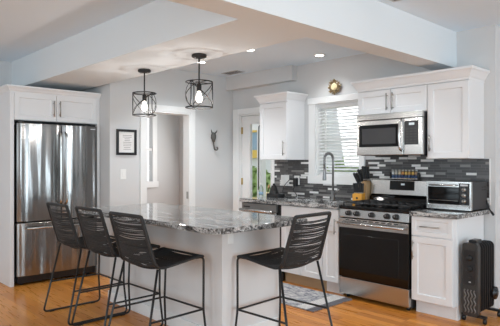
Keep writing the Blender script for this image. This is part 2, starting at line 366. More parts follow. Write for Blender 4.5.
# glazed back door
dr = MB()
dr.box(-5.42, -5.30, YD-0.022, YD, 0, 2.10); dr.box(-5.30, -4.62, YD-0.022, YD, 2.02, 2.10); dr.box(-4.645, -4.592, YD-0.022, YD, 0, 2.02)
dr.box(-5.30, -5.285, YD, YD+0.13, 0, 2.02); dr.box(-5.285, -4.655, YD, YD+0.13, 2.0, 2.02); dr.box(-4.655, -4.64, YD, YD+0.13, 0, 2.02)
do = struct('door_1', dr, M['trim'], bevel=0.003)
lf = MB(); y0, y1 = YD+0.03, YD+0.075
lf.box(-5.282, -5.115, y0, y1, 0.01, 1.995); lf.box(-4.70, -4.658, y0, y1, 0.01, 1.995); lf.box(-5.115, -4.70, y0, y1, 0.01, 0.32); lf.box(-5.115, -4.70, y0, y1, 1.88, 1.995)
lf.box(-5.13, -5.112, y0-0.012, y0, 0.30, 1.895); lf.box(-4.705, -4.69, y0-0.012, y0, 0.30, 1.895); lf.box(-5.112, -4.705, y0-0.012, y0, 1.875, 1.895)
obj('door_leaf', lf, M['trim'], do, bevel=0.003)
obj('pane', MB().box(-5.115, -4.70, y0+0.02, y0+0.026, 0.32, 1.88), M['glass'], do)
for z in (1.75, 1.03, 0.25):
    hh = MB(); hh.box(-5.298, -5.262, y0-0.004, y0, z, z+0.095); hh.tube([(-5.283, y0-0.008, z), (-5.283, y0-0.008, z+0.095)], 0.007, 8); obj('hinge', hh, M['brass'], do)

# kitchen window
kw = MB(); yc = YB-0.022
kw.box(-3.985, -3.885, yc, YB, 1.18, 2.05); kw.box(-3.255, -3.185, yc, YB, 1.18, 2.05); kw.box(-3.995, -3.175, yc-0.008, YB, 2.05, 2.125); kw.box(-3.995, -3.175, yc-0.004, YB, 1.09, 1.18)
kw.box(-3.885, -3.868, YB, YB+T, 1.18, 2.05); kw.box(-3.272, -3.255, YB, YB+T, 1.18, 2.05); kw.box(-3.868, -3.272, YB, YB+T, 2.035, 2.05); kw.box(-3.868, -3.272, YB, YB+T, 1.18, 1.195)
k = struct('window_2', kw, M['trim'], bevel=0.003)
s_ = MB(); yy = YB+0.10
s_.box(-3.868, -3.83, yy, yy+0.04, 1.195, 2.035); s_.box(-3.31, -3.272, yy, yy+0.04, 1.195, 2.035); s_.box(-3.83, -3.31, yy, yy+0.04, 1.195, 1.235); s_.box(-3.83, -3.31, yy, yy+0.04, 1.995, 2.035); s_.box(-3.83, -3.31, yy, yy+0.04, 1.6, 1.635)
obj('sash', s_, M['trim'], k, bevel=0.002)
obj('pane', MB().box(-3.83, -3.31, yy+0.018, yy+0.023, 1.235, 1.995), M['glass'], k)
bl = thing('window_blind', 'white slatted blind hanging inside the kitchen window frame', 'blind', (-3.57, YB+0.045, 1.2))
obj('headrail', MB().box(-3.864, -3.276, YB+0.012, YB+0.07, 1.995, 2.034), M['slat'], bl, bevel=0.003)
sl = MB()
zz = 1.225
while zz < 1.985:
    a = math.radians(25); dy, dz = 0.024*math.cos(a), 0.024*math.sin(a); yc2 = YB+0.042
    pr = [(yc2-dy, zz-dz), (yc2, zz+0.003), (yc2+dy, zz+dz), (yc2+dy, zz+dz+0.0028), (yc2, zz+0.006), (yc2-dy, zz-dz+0.0028)]
    sl.prism(pr, 'x', -3.86, -3.28); zz += 0.0385
obj('slats', sl, M['slat'], bl)
obj('bottom_rail', MB().box(-3.86, -3.28, YB+0.02, YB+0.066, 1.197, 1.212), M['slat'], bl, bevel=0.002)
for x in (-3.74, -3.57, -3.40): obj('ladder_cord', MB().tube([(x, YB+0.016, 1.205), (x, YB+0.016, 2.0)], 0.0016, 6), M['slat'], bl)

# backsplash
bs = MB(); by = YB-0.008
bs.box(-4.575, -3.995, by, YB, 0.91, 1.378); bs.box(-3.995, -3.175, by, YB, 0.91, 1.09); bs.box(-3.175, -1.845, by, YB, 0.91, 1.378); bs.box(-3.05, -2.29, by, YB, 1.378, 1.43)
struct('wall_tile', bs, M['tile'])
struct('trim_3', MB().box(-1.845, -1.838, by-0.003, YB, 0.955, 1.38), M['trim'])

# ------------------------------------------------------------------ outdoors
struct('ground', MB().box(-16, 2, 5.4, 16, -0.5, -0.3), M['lawn'])
def shrub(x, y, z0, rx, ry, rz, n, label, seed):
    t = thing('garden_shrub', label, 'shrub', (x, y, -0.3), 0, 'shrubs outside the glass')
    R = random.Random(seed); mb = MB()
    for _ in range(n):
        v = Vector((R.gauss(0, 1), R.gauss(0, 1), R.gauss(0, 1))).normalized()*(0.55+0.45*R.random())
        p = Vector((x+v.x*rx, y+v.y*ry, z0+v.z*rz)); s = 0.07+0.06*R.random()
        u = Vector((R.gauss(0, 1), R.gauss(0, 1), R.gauss(0, 1))).normalized(); q = u.orthogonal().normalized()
        mb.add([p-u*s, p+q*s*0.45, p+u*s, p-q*s*0.45], [(0, 1, 2, 3)])
    obj('foliage', mb, M['leaf'], t)
    st = MB()
    for j in range(5): st.tube([(x+0.05*math.cos(j*1.3), y+0.05*math.sin(j*1.3), -0.3), (x+rx*0.5*math.cos(j*1.3), y+ry*0.5*math.sin(j*1.3), z0)], [0.025, 0.01], 6)
    obj('stems', st, M['bark'], t)
shrub(-8.4, 8.0, 0.35, 1.5, 0.6, 0.9, 3200, 'round green shrub seen through the glass of the back door', 3)
shrub(-5.7, 8.4, 0.6, 1.0, 0.5, 0.95, 1700, 'green shrub behind the lower slats of the kitchen window', 4)
pp = thing('porch_post', 'white square porch post standing outside the back door', 'post', (-6.6, 6.5, -0.3))
obj('shaft', MB().box(-6.66, -6.54, 6.45, 6.57, -0.3, 3.0), M['trim'], pp, 0.004)
obj('foot', MB().box(-6.69, -6.51, 6.42, 6.60, -0.3, -0.12), M['trim'], pp, 0.004)
nh = thing('neighbouring_house', 'pale house with blue window and yellow band beyond the back door', 'house', (-10.6, 10.6, -0.3))
obj('wall', MB().box(-13.0, -7.6, 10.6, 12.5, -0.3, 4.6), M['siding'], nh)
obj('awning', MB().box(-11.25, -10.78, 10.45, 10.6, 1.48, 1.72), M['yellow'], nh)
obj('window', MB().box(-11.14, -10.84, 10.56, 10.6, 1.72, 2.26), M['blue'], nh)
obj('sill_band', MB().box(-11.25, -10.78, 10.5, 10.6, 2.26, 2.32), M['yellow'], nh)

# ------------------------------------------------------------------ handles
def pull(name, parent, pts, off, r=0.006, m=None):
    """bar pull: bar between two points standing off by vector off, with two posts"""
    a, b = Vector(pts[0]), Vector(pts[1]); o = Vector(off); mb = MB()
    mb.tube([a+o, b+o], r, 10)
    for t in (0.14, 0.86): p = a.lerp(b, t); mb.tube([p, p+o], r*0.8, 8)
    return obj(name, mb, m or M['nickel'], parent)
def crown(prof, x0, x1, yf, yb, ends=(1, 1)):
    """crown moulding round a box front (facing -Y)"""
    mb = MB(); vs = []; n = len(prof)
    for o, z in prof:
        a, b = o*ends[0], o*ends[1]
        vs += [(x0-a, yb, z), (x0-a, yf-o, z), (x1+b, yf-o, z), (x1+b, yb, z)]
    fs = [(i*4+j, i*4+j+1, i*4+j+5, i*4+j+4) for i in range(n-1) for j in range(3)]
    fs += [(i*4+3, i*4, i*4+4, i*4+7) for i in range(n-1)] + [(0, 1, 2, 3), ((n-1)*4, (n-1)*4+1, (n-1)*4+2, (n-1)*4+3)]
    return mb.add(vs, fs)
CP = [(0.004, 2.078), (0.004, 2.098), (0.012, 2.108), (0.022, 2.128), (0.04, 2.156), (0.053, 2.168), (0.053, 2.188)]

# ------------------------------------------------------------------ refrigerator and its cabinet
FXF = -5.66
fr = thing('refrigerator', 'stainless steel french door refrigerator with bottom freezer drawer', 'refrigerator', (FXF, 2.35, 0))
obj('body', MB().box(-6.4, FXF-0.07, 1.89, 2.80, 0.03, 1.76), M['blackp'], fr, bevel=0.004)
def curved_front(y0, y1, z0, z1, dep=0.065, bulge=0.012):
    mb = MB(); n = 12; pts = [(FXF-dep, y0)]
    for i in range(n+1):
        t = i/n; e = min(t, 1-t); edge = -0.012*max(0, 1-e/0.03)**2
        pts.append((FXF+bulge*math.sin(PI*t)+edge, y0+(y1-y0)*t))
    pts.append((FXF-dep, y1)); mb.prism(pts, 'z', z0, z1); return mb
for a, b in ((1.885, 2.372), (2.380, 2.805)):
    dd = obj('door', curved_front(a, b, 0.70, 1.775), M['steel_f'], fr, bevel=0.004)
    y = 2.342 if a < 2 else 2.412
    hb = MB(); hb.tube(fillet([(FXF, y, 0.87), (FXF+0.055, y, 0.90), (FXF+0.06, y, 1.28), (FXF+0.055, y, 1.66), (FXF, y, 1.69)], 0.05, 6), 0.0125, 12); obj('handle', hb, M['steel'], dd)
    if a > 2: obj('logo_badge', MB().box(FXF+0.001, FXF+0.012, 2.715, 2.775, 1.735, 1.745), M['pale_grey'], dd)
fd = obj('freezer_drawer', curved_front(1.885, 2.805, 0.105, 0.685), M['steel_f'], fr, bevel=0.004)
hb = MB(); hb.tube([(FXF+0.06, 1.97, 0.628), (FXF+0.06, 2.72, 0.628)], 0.0125, 12)
for y in (2.0, 2.69): hb.tube([(FXF-0.005, y, 0.628), (FXF+0.06, y, 0.628)], 0.011, 10)
obj('handle', hb, M['steel'], fd)
gr = MB(); gr.box(FXF-0.12, FXF-0.03, 1.90, 2.79, 0.025, 0.10)
obj('toe_grille', gr, M['blackp'], fr, bevel=0.003)
for y in (1.96, 2.73): obj('foot', MB().lathe([(0.02, 0), (0.022, 0.025)], (FXF-0.09, y, 0), n=12), M['blackp'], fr)
for y in (1.93, 2.76): obj('hinge_cover', MB().box(FXF-0.11, FXF-0.01, y-0.03, y+0.03, 1.777, 1.795), M['blackp'], fr, bevel=0.004)

fc = thing('refrigerator_cabinet', 'white cabinet surround built around and above the refrigerator', 'cabinet', (-5.70, 2.35, 0))
obj('side_panel', MB().box(-6.58, -5.70, 1.825, 1.865, 0, 2.12), M['cab'], fc, bevel=0.002)
obj('side_panel', MB().box(-6.58, -5.70, 2.825, 2.857, 0, 2.12), M['cab'], fc, bevel=0.002)
obj('cabinet_box', MB().box(-6.58, -5.725, 1.865, 2.825, 1.81, 2.12), M['cab'], fc)
mb = MB(); mb.xf = FX
def fdoor(u0, u1, hy, s):
    mb = MB(); mb.xf = FX; mb.panel(u0, u1, 1.815, 2.105, -5.724, -5.70, 0.05); dd = obj('door', mb, M['cab'], fc)
    pull('handle', dd, [(-5.70, hy, 1.865), (-5.70, hy, 2.045)], (0.03, 0, 0))
fdoor(1.868, 2.325, 2.293, 1); fdoor(2.329, 2.822, 2.363, -1)
cm = MB(); prof = [(0.003, 2.105), (0.003, 2.118), (0.012, 2.126), (0.022, 2.144), (0.036, 2.158), (0.044, 2.164), (0.044, 2.18)]
vs = []
for o, z in prof: vs += [(-6.58, 1.825-o, z), (-5.70+o, 1.825-o, z), (-5.70+o, 2.857, z), (-6.58, 2.857, z)]
n = len(prof)
cm.add(vs, [(i*4+j, i*4+(j+1) % 4, i*4+4+(j+1) % 4, i*4+4+j) for i in range(n-1) for j in range(4)]+[(0, 1, 2, 3), tuple((n-1)*4+j for j in range(4))])
obj('crown_molding', cm, M['cab'], fc)

# ------------------------------------------------------------------ island
IX0, IX1, IY0, IY1 = -4.50, -2.80, 2.36, 2.97
isl = thing('kitchen_island', 'white panelled island base beneath the granite slab', 'island', (-3.6, 2.6, 0))
obj('body', MB().box(IX0, IX1, IY0, IY1, 0, 0.874), M['island'], isl, bevel=0.002)
bb = MB(); bb.box(IX0-0.012, IX1+0.012, IY0-0.014, IY0, 0, 0.10); obj('baseboard', bb, M['trim'], isl, bevel=0.003)
bb = MB(); bb.box(IX1, IX1+0.012, IY0, IY1, 0, 0.10); obj('baseboard', bb, M['trim'], isl, bevel=0.003)
def slab(x0, x1, y0, y1, z0, z1, rad):
    pts = []
    for cx, cy, a0, r in ((x1-rad[0], y0+rad[0], -PI/2, rad[0]), (x1-rad[1], y1-rad[1], 0, rad[1]), (x0+rad[2], y1-rad[2], PI/2, rad[2]), (x0+rad[3], y0+rad[3], PI, rad[3])):
        for j in range(9): a = a0+PI/2*j/8; pts.append((cx+r*math.cos(a), cy+r*math.sin(a)))
    return MB().prism(pts, 'z', z0, z1)
tag(obj('island_countertop', slab(-4.58, -2.50, 2.045, 2.98, 0.875, 0.914, (0.12, 0.03, 0.03, 0.1)), M['granite'], None, 0.004), 'large grey veined granite slab on the island', 'countertop')
ot = thing('electrical_outlet', 'small white outlet on the end of the island under the slab', 'outlet', (IX1, 2.435, 0.78))
obj('plate', MB().box(IX1, IX1+0.006, 2.41, 2.465, 0.745, 0.825), M['white_p'], ot, bevel=0.002)
for z in (0.755, 0.79): obj('socket', MB().box(IX1+0.006, IX1+0.0075, 2.424, 2.451, z, z+0.024), M['white_p'], ot, bevel=0.001)

# ------------------------------------------------------------------ bar stools
def make_stool(label):
    t = thing('bar_stool', label, 'stool', (0, 0, 0), 0, 'black woven rope counter stools')
    prof = [(0.402, 0.648), (0.394, 0.660), (0.36, 0.664), (0.25, 0.648), (0.12, 0.628), (0.04, 0.622), (-0.005, 0.645), (-0.025, 0.70), (-0.066, 0.83), (-0.112, 0.982)]
    pv = [Vector((0, y, z)) for y, z in prof]
    sm = []
    for i in range(len(pv)-1):
        p0, p1, p2, p3 = pv[max(i-1, 0)], pv[i], pv[i+1], pv[min(i+2, len(pv)-1)]
        for j in range(14):
            u = j/14; sm.append(0.5*((2*p1)+(p2-p0)*u+(2*p0-5*p1+4*p2-p3)*u*u+(3*p1-p0-3*p2+p3)*u**3))
    sm.append(pv[-1])
    L = [0]
    for a, b in zip(sm, sm[1:]): L.append(L[-1]+(b-a).length)
    def at(s):
        for i in range(len(L)-1):
            if s <= L[i+1]: q = (s-L[i])/(L[i+1]-L[i]+1e-9); return sm[i].lerp(sm[i+1], q), (sm[i+1]-sm[i]).normalized()
        return sm[-1], (sm[-1]-sm[-2]).normalized()
    tot = L[-1]; sb = tot*0.525
    def half(s): return 0.236-0.022*min(1, s/0.4) - 0.014*max(0, (s-sb)/(tot-sb))
    def rail(s0, s1, k):
        return [at(s0+(s1-s0)*i/k) [0]+Vector((half(s0+(s1-s0)*i/k), 0, 0)) for i in range(k+1)]
    # seat frame: U open at the back; back frame: inverted U
    a = rail(0.012, sb, 22); mir = [Vector((-p.x, p.y, p.z)) for p in a]
    loop = list(reversed(a)); cut = fillet([loop[-2], loop[-1]+Vector((0, 0.0, 0)), mir[0], mir[1]], 0.03, 5)
    obj('seat_frame', MB().tube(loop[:-2]+cut+mir[2:], 0.0095, 8), M['rope'], t)
    a = rail(sb, tot, 16); mir = [Vector((-p.x, p.y, p.z)) for p in a]
    top = fillet([a[-2], a[-1], mir[-1], mir[-2]], 0.035, 6)
    obj('back_frame', MB().tube(a[:-2]+top+list(reversed(mir))[2:], 0.013, 8), M['rope'], t)
    def strands(s0, s1, step, gap, seed):
        R = random.Random(seed); mb = MB(); s = s0
        while s < s1:
            e1, e2 = s, min(s1, max(s0, s+R.uniform(-0.012, 0.012))); pts = []
            wob = R.uniform(-0.005, 0.005)
            for i in range(9):
                u = i/8; sc = e1+(e2-e1)*u+wob*math.sin(PI*u); p, tg = at(min(max(sc, 0), tot)); nr = Vector((0, tg.z, -tg.y))
                h_ = half(sc); x = -h_+2*h_*u
                sag = (0.020 if s < sb-0.08 else 0.026)*(1-(2*u-1)**2)
                pts.append(p+Vector((x, 0, 0))+nr*(-sag))
            mb.tube(pts, 0.0036, 5)
            s += step*(1+R.uniform(-0.2, 0.2)) + (gap if R.random() < 0.10 else 0)
        return mb
    obj('seat', strands(0.02, sb-0.03, 0.0062, 0, 1), M['rope'], t)
    obj('backrest', strands(sb+0.0, tot-0.035, 0.0050, 0.0045, 2), M['rope'], t)
    for sx in (-1, 1):
        pts = fillet([(sx*0.213, 0.01, 0.618), (sx*0.258, -0.126, 0.011), (sx*0.258, 0.415, 0.011), (sx*0.24, 0.392, 0.275), (sx*0.231, 0.402, 0.655), (sx*0.227, 0.33, 0.655)], 0.04, 6)
        lg = obj('sled_leg', MB().tube(pts, 0.0085, 8), M['black'], t)
        for y in (-0.05, 0.34): obj('foot_pad', MB().box(sx*0.258-0.01, sx*0.258+0.01, y-0.02, y+0.02, 0, 0.006), M['blackp'], lg)
    fb = fillet([(-0.244, -0.066, 0.275), (-0.24, 0.392, 0.275), (0.24, 0.392, 0.275), (0.244, -0.066, 0.275)], 0.02, 4)
    obj('footrest', MB().tube(fb, 0.0075, 8), M['black'], t)
    return t
st = make_stool('black woven rope counter stool nearest the refrigerator')
st.location = (-4.275, 1.86, 0)
dup(st, (-3.725, 1.878, 0), math.radians(1.0), 'black woven rope counter stool in the middle of the row along the island')
dup(st, (-3.128, 1.866, 0), math.radians(2.0), 'black woven rope counter stool along the island, nearest its rounded granite corner')
dup(st, (-2.343, 2.70, 0), math.radians(93), 'black woven rope counter stool at the island end, facing it, in front of the rug')

# ------------------------------------------------------------------ pendants
def make_pendant(label):
    t = thing('pendant_light', label, 'pendant lamp', (0, 0, 0), 0, 'wire cage pendants over the island')
    cp = MB(); cp.lathe([(0.058, 0), (0.063, -0.004), (0.063, -0.022), (0.05, -0.028), (0.012, -0.03)], (0, 0, 0), n=32); co = obj('canopy', cp, M['bronze'], t)
    for a in (0.6, 3.74): obj('screw', MB().lathe([(0.006, -0.026), (0.006, -0.034), (0.003, -0.038)], (0.035*math.cos(a), 0.035*math.sin(a), 0), n=10), M['nickel'], co)
    obj('rod', MB().tube([(0, 0, -0.025), (0, 0, -0.25)], 0.0065, 10), M['bronze'], t)
    obj('socket', MB().lathe([(0.012, -0.24), (0.02, -0.25), (0.021, -0.305), (0.017, -0.31)], (0, 0, 0), n=18), M['bronze'], t)
    obj('bulb', MB().lathe([(0.012, -0.308), (0.014, -0.325), (0.023, -0.345), (0.028, -0.365), (0.026, -0.385), (0.015, -0.399), (0.004, -0.403)], (0, 0, 0), n=20), M['bulb'], t)
    cg = MB(); Rr, z0, z1 = 0.112, -0.232, -0.447
    for z in (z0, z1): cg.tube([(Rr*math.cos(2*PI*i/32), Rr*math.sin(2*PI*i/32), z) for i in range(32)], 0.0055, 6, True)
    for q in range(3):
        a0 = q*2*PI/3-1.95
        cg.tube([(Rr*math.cos(a0), Rr*math.sin(a0), z0), (Rr*math.cos(a0), Rr*math.sin(a0), z1)], 0.005, 6)
        for sgn in (0, 1):
            pts = []
            for i in range(13):
                u = i/12; a = a0+2*PI/3*u; pts.append((Rr*math.cos(a), Rr*math.sin(a), z0+(z1-z0)*(u if sgn else 1-u)))
            cg.tube(pts, 0.0035, 6)
    for q in range(2):
        a0 = q*PI/2-0.6; cg.tube([(Rr*math.cos(a0), Rr*math.sin(a0), z0), (-Rr*math.cos(a0), -Rr*math.sin(a0), z0)], 0.0034, 6)
    obj('cage', cg, M['bronze'], t)
    return t
PD = [(-4.29, 2.62), (-3.375, 2.59)]
p1 = make_pendant('black wire cage pendant lamp hanging nearer the refrigerator'); p1.location = (PD[0][0], PD[0][1], HB)
dup(p1, (PD[1][0], PD[1][1], HB), 0.66, 'black wire cage pendant lamp hanging nearer the glazed back door')
for x, y in PD:
    l = bpy.data.lights.new('pendant_glow', 'POINT'); l.energy = 8; l.color = (1, 0.95, 0.9); l.shadow_soft_size = 0.03
    o = bpy.data.objects.new('pendant_glow', l); C.objects.link(o); o.location = (x, y, HB-0.46)

# recessed lights, vents
rl = None
for x, y, lab in ((-3.93, 3.70, 'round recessed ceiling light midway between island and window'), (-3.59, 4.46, 'round recessed ceiling light nearest the kitchen window'), (-4.82, 3.73, 'round recessed ceiling light behind the rod of a cage pendant')):
    if rl is None:
        rl = thing('recessed_light', lab, 'ceiling light', (0, 0, 0), 0, 'recessed lights in the kitchen ceiling')
        obj('trim_ring', MB().lathe([(0.062, 0), (0.066, -0.006), (0.05, -0.008), (0.048, -0.004)], (0, 0, 0), n=32), M['white_p'], rl)
        obj('lens', MB().lathe([(0.048, -0.002), (0.048, -0.0075), (0.02, -0.009)], (0, 0, 0), n=32), M['led'], rl)
        rl.location = (x, y, HK)
    else: dup(rl, (x, y, HK), 0, lab)
    l = bpy.data.lights.new('downlight', 'SPOT'); l.energy = {4.46: 21, 3.70: 30, 3.73: 90}[y]; l.spot_size = math.radians(125); l.spot_blend = 0.8; l.color = (0.92, 0.965, 1); l.shadow_soft_size = 0.06
    o = bpy.data.objects.new('downlight', l); C.objects.link(o); o.location = (x, y, HK-0.02)
for lab, x, y, e in (('added recessed ceiling light, unseen behind the ceiling beam near the range', -2.72, 3.72, 54),):  # extra fixture and spot, out of view, added to brighten the kitchen
    dup(rl, (x, y, HK), 0, lab)
    l = bpy.data.lights.new('downlight', 'SPOT'); l.energy = e; l.spot_size = math.radians(125); l.spot_blend = 0.8; l.color = (0.92, 0.965, 1); l.shadow_soft_size = 0.06
    o = bpy.data.objects.new('downlight', l); C.objects.link(o); o.location = (x, y, HK-0.02)
def vent(x0, x1, y0, y1, z, label):
    t = thing('ceiling_vent', label, 'vent', ((x0+x1)/2, (y0+y1)/2, z))
    f = MB(); f.box(x0, x1, y0, y0+0.015, z-0.006, z); f.box(x0, x1, y1-0.015, y1, z-0.006, z); f.box(x0, x0+0.015, y0+0.015, y1-0.015, z-0.006, z); f.box(x1-0.015, x1, y0+0.015, y1-0.015, z-0.006, z)
    obj('frame', f, M['pale_grey'], t)
    obj('backing', MB().box(x0+0.015, x1-0.015, y0+0.015, y1-0.015, z-0.0015, z), M['dark_gap'], t)
    s = MB(); n = int((y1-y0-0.03)/0.018)
    for i in range(n): y = y0+0.02+i*0.018; s.prism([(y, z-0.006), (y+0.011, z-0.002), (y+0.0125, z-0.003), (y+0.002, z-0.007)], 'x', x0+0.015, x1-0.015)
    obj('louvres', s, M['pale_grey'], t)
vent(-5.24, -4.93, 4.40, 4.56, HK, 'grey louvred vent in the kitchen ceiling by the boxed duct')
vent(-2.08, -1.93, 3.15, 3.50, HL, 'pale louvred vent at the top edge beside the ceiling beam')

# ------------------------------------------------------------------ base cabinets
YF = 4.12
def kick(t, x0, x1, m): obj('toe_kick', MB().box(x0, x1, YF+0.075, YF+0.09, 0, 0.12), m, t)
sc = thing('sink_cabinet', 'white sink base cabinet with two doors and tan kick board', 'cabinet', (-3.57, YF, 0))
obj('cabinet_box', MB().box(-3.865, -3.28, YF+0.02, YB-0.01, 0.12, 0.66), M['cab'], sc)
kick(sc, -3.865, -3.283, M['toe_tan'])
def fpanel(name, t, u0, u1, w0, w1, frw=0.055, flat=False):
    mb = MB(); mb.xf = FY
    if flat: mb.box(u0, u1, -(YF+0.02), -YF, w0, w1)
    else: mb.panel(u0, u1, w0, w1, -(YF+0.02), -YF, frw)
    return obj(name, mb, M['cab'], t, 0.002 if flat else 0)
fpanel('false_front', sc, -3.862, -3.283, 0.70, 0.865, flat=True)
for u0, u1, hx in ((-3.862, -3.576, -3.605), (-3.570, -3.283, -3.54)):
    dd = fpanel('door', sc, u0, u1, 0.125, 0.692); pull('handle', dd, [(hx, YF, 0.49), (hx, YF, 0.64)], (0, -0.03, 0))
nc = thing('narrow_cabinet', 'narrow white base cabinet squeezed between sink cabinet and range', 'cabinet', (-3.17, YF, 0))
obj('cabinet_box', MB().box(-3.28, -3.07, YF+0.02, YB-0.01, 0.12, 0.872), M['cab'], nc); obj('toe_kick', MB().box(-3.278, -3.07, YF+0.075, YF+0.085, 0, 0.12), M['cab'], nc)
fpanel('false_front', nc, -3.277, -3.073, 0.70, 0.865, flat=True)
dd = fpanel('door', nc, -3.277, -3.073, 0.125, 0.692, 0.05); pull('handle', dd, [(-3.105, YF, 0.62), (-3.105, YF, 0.775)], (0, -0.03, 0))
rc = thing('drawer_cabinet', 'white base cabinet with drawer and door right of the range', 'cabinet', (-2.09, YF, 0))
obj('cabinet_box', MB().box(-2.275, -1.90, YF+0.02, YB-0.01, 0.12, 0.872), M['cab'], rc, 0.002)
obj('toe_kick', MB().box(-2.275, -1.915, YF+0.09, YF+0.105, 0, 0.12), M['cab'], rc)
obj('side_panel', MB().box(-1.915, -1.895, YF+0.085, YB-0.01, 0, 0.872), M['cab'], rc, 0.001)
dd = fpanel('drawer', rc, -2.272, -1.902, 0.70, 0.868, 0.035); pull('handle', dd, [(-2.18, YF, 0.785), (-2.0, YF, 0.785)], (0, -0.03, 0))
dd = fpanel('door', rc, -2.272, -1.902, 0.128, 0.692, 0.055); pull('handle', dd, [(-2.25, YF, 0.49), (-2.25, YF, 0.655)], (0, -0.03, 0))

dw = thing('dishwasher', 'stainless dishwasher with bar handle under the left counter end', 'dishwasher', (-4.2, YF, 0))
obj('body', MB().box(-4.51, -3.88, YF+0.02, YB-0.02, 0.10, 0.868), M['blackp'], dw)
dd = obj('door', MB().box(-4.50, -3.93, YF-0.015, YF+0.02, 0.11, 0.775), M['steel'], dw, 0.004)
obj('control_panel', MB().box(-4.50, -3.93, YF-0.015, YF+0.02, 0.779, 0.862), M['dw_grey'], dw, 0.003)
obj('label_strip', MB().box(-4.47, -4.36, YF-0.0165, YF-0.015, 0.81, 0.826), M['blackp'], dw)
mb = MB(); mb.tube([(-4.49, YF-0.06, 0.782), (-3.95, YF-0.06, 0.782)], 0.016, 12)
for x in (-4.46, -3.98): mb.tube([(x, YF-0.01, 0.765), (x, YF-0.06, 0.772)], 0.010, 8)
obj('handle', mb, M['steel'], dd)
obj('toe_kick', MB().box(-4.50, -3.89, YF+0.06, YF+0.075, 0.0, 0.10), M['blackp'], dw)
obj('end_panel', MB().box(-4.53, -4.512, YF, YB-0.01, 0, 0.868), M['cab'], dw)

# countertops; the sink opening is cut out of the left one
ct = MB(); z0, z1 = 0.873, 0.914; yf = YF-0.03; yb = by-0.001
def ring_slab(x0, x1, y0, y1, hx0, hx1, hy0, hy1):
    o = [(x0, y0), (x1, y0), (x1, y1), (x0, y1)]; i = [(hx0, hy0), (hx1, hy0), (hx1, hy1), (hx0, hy1)]
    vs = [(a, b, z) for z in (z0, z1) for a, b in o+i]; fs = []
    for k in range(4):
        j = (k+1) % 4
        fs += [(k, j, 4+j, 4+k), (8+k, 8+j, 12+j, 12+k), (k, j, 8+j, 8+k), (4+k, 4+j, 12+j, 12+k)]
    ct.add(vs, fs)
ring_slab(-4.53, -3.065, yf, yb, -3.83, -3.30, 4.21, 4.55)
tag(obj('countertop', ct, M['granite'], None, 0.003), 'grey granite counter running from dishwasher past the faucet to the range', 'countertop')
tag(obj('countertop', MB().box(-2.28, -1.845, yf, yb, z0, z1), M['granite'], None, 0.003), 'short grey granite counter under the toaster oven', 'countertop')
sk = MB(); ox0, ox1, oy0, oy1 = -3.85, -3.29, 4.20, 4.565
def rr_(x0, x1, y0, y1, z): return [(x0, y0, z), (x1, y0, z), (x1, y1, z), (x0, y1, z)]
vs = rr_(ox0, ox1, oy0, oy1, 0.872)+rr_(-3.82, -3.31, 4.22, 4.54, 0.872)+rr_(-3.80, -3.33, 4.24, 4.52, 0.69)+rr_(ox0, ox1, oy0, oy1, 0.68)
fs = [(8, 9, 10, 11), (12, 13, 14, 15)]
for k in range(4):
    j = (k+1) % 4; fs += [(k, j, 4+j, 4+k), (4+k, 4+j, 8+j, 8+k), (k, j, 12+j, 12+k)]
sk.add(vs, fs); tag(obj('kitchen_sink', sk, M['steel'], None, 0.003), 'undermount steel sink below the kitchen window', 'sink')

# faucet
fx, fy = -3.515, 4.61
fa = thing('kitchen_faucet', 'tall steel spring-neck faucet in front of the window', 'faucet', (fx, fy, z1))
obj('base', MB().lathe([(0.027, 0), (0.027, 0.008), (0.021, 0.014), (0.021, 0.10), (0.016, 0.11)], (fx, fy, z1), n=20), M['chrome'], fa)
arc = [(fx, fy, z1+0.10), (fx, fy, z1+0.43)]
for i in range(13): a = PI*i/12; arc.append((fx-0.01*(1-math.cos(a)), fy-0.065+0.065*math.cos(a), z1+0.47+0.065*math.sin(a)))
arc += [(fx-0.02, fy-0.13, z1+0.43), (fx-0.02, fy-0.13, z1+0.36)]
obj('neck', MB().tube(arc, 0.012, 10), M['chrome'], fa)
sp = []; 
for i in range(2, len(arc)-1):
    p, q = Vector(arc[i]), Vector(arc[i+1])
    for j in range(10):
        b = p.lerp(q, j/10); tg = (q-p).normalized(); u = tg.cross(Vector((1, 0, 0))).normalized(); w_ = tg.cross(u); an = (i*10+j)*2*PI/4.5
        sp.append(b+(u*math.cos(an)+w_*math.sin(an))*0.0155)
obj('spring', MB().tube(sp, 0.0026, 5), M['chrome'], fa)
obj('spray_head', MB().lathe([(0.014, 0.37), (0.017, 0.35), (0.019, 0.28), (0.022, 0.24), (0.02, 0.23)], (fx-0.02, fy-0.13, z1), n=18), M['chrome'], fa)
obj('docking_arm', MB().tube([(fx, fy, z1+0.31), (fx-0.02, fy-0.125, z1+0.31)], 0.006, 8), M['chrome'], fa)
obj('lever', MB().tube([(fx+0.015, fy, z1+0.075), (fx+0.05, fy-0.015, z1+0.09), (fx+0.11, fy-0.03, z1+0.125)], [0.017, 0.014, 0.010], 10), M['chrome'], fa)

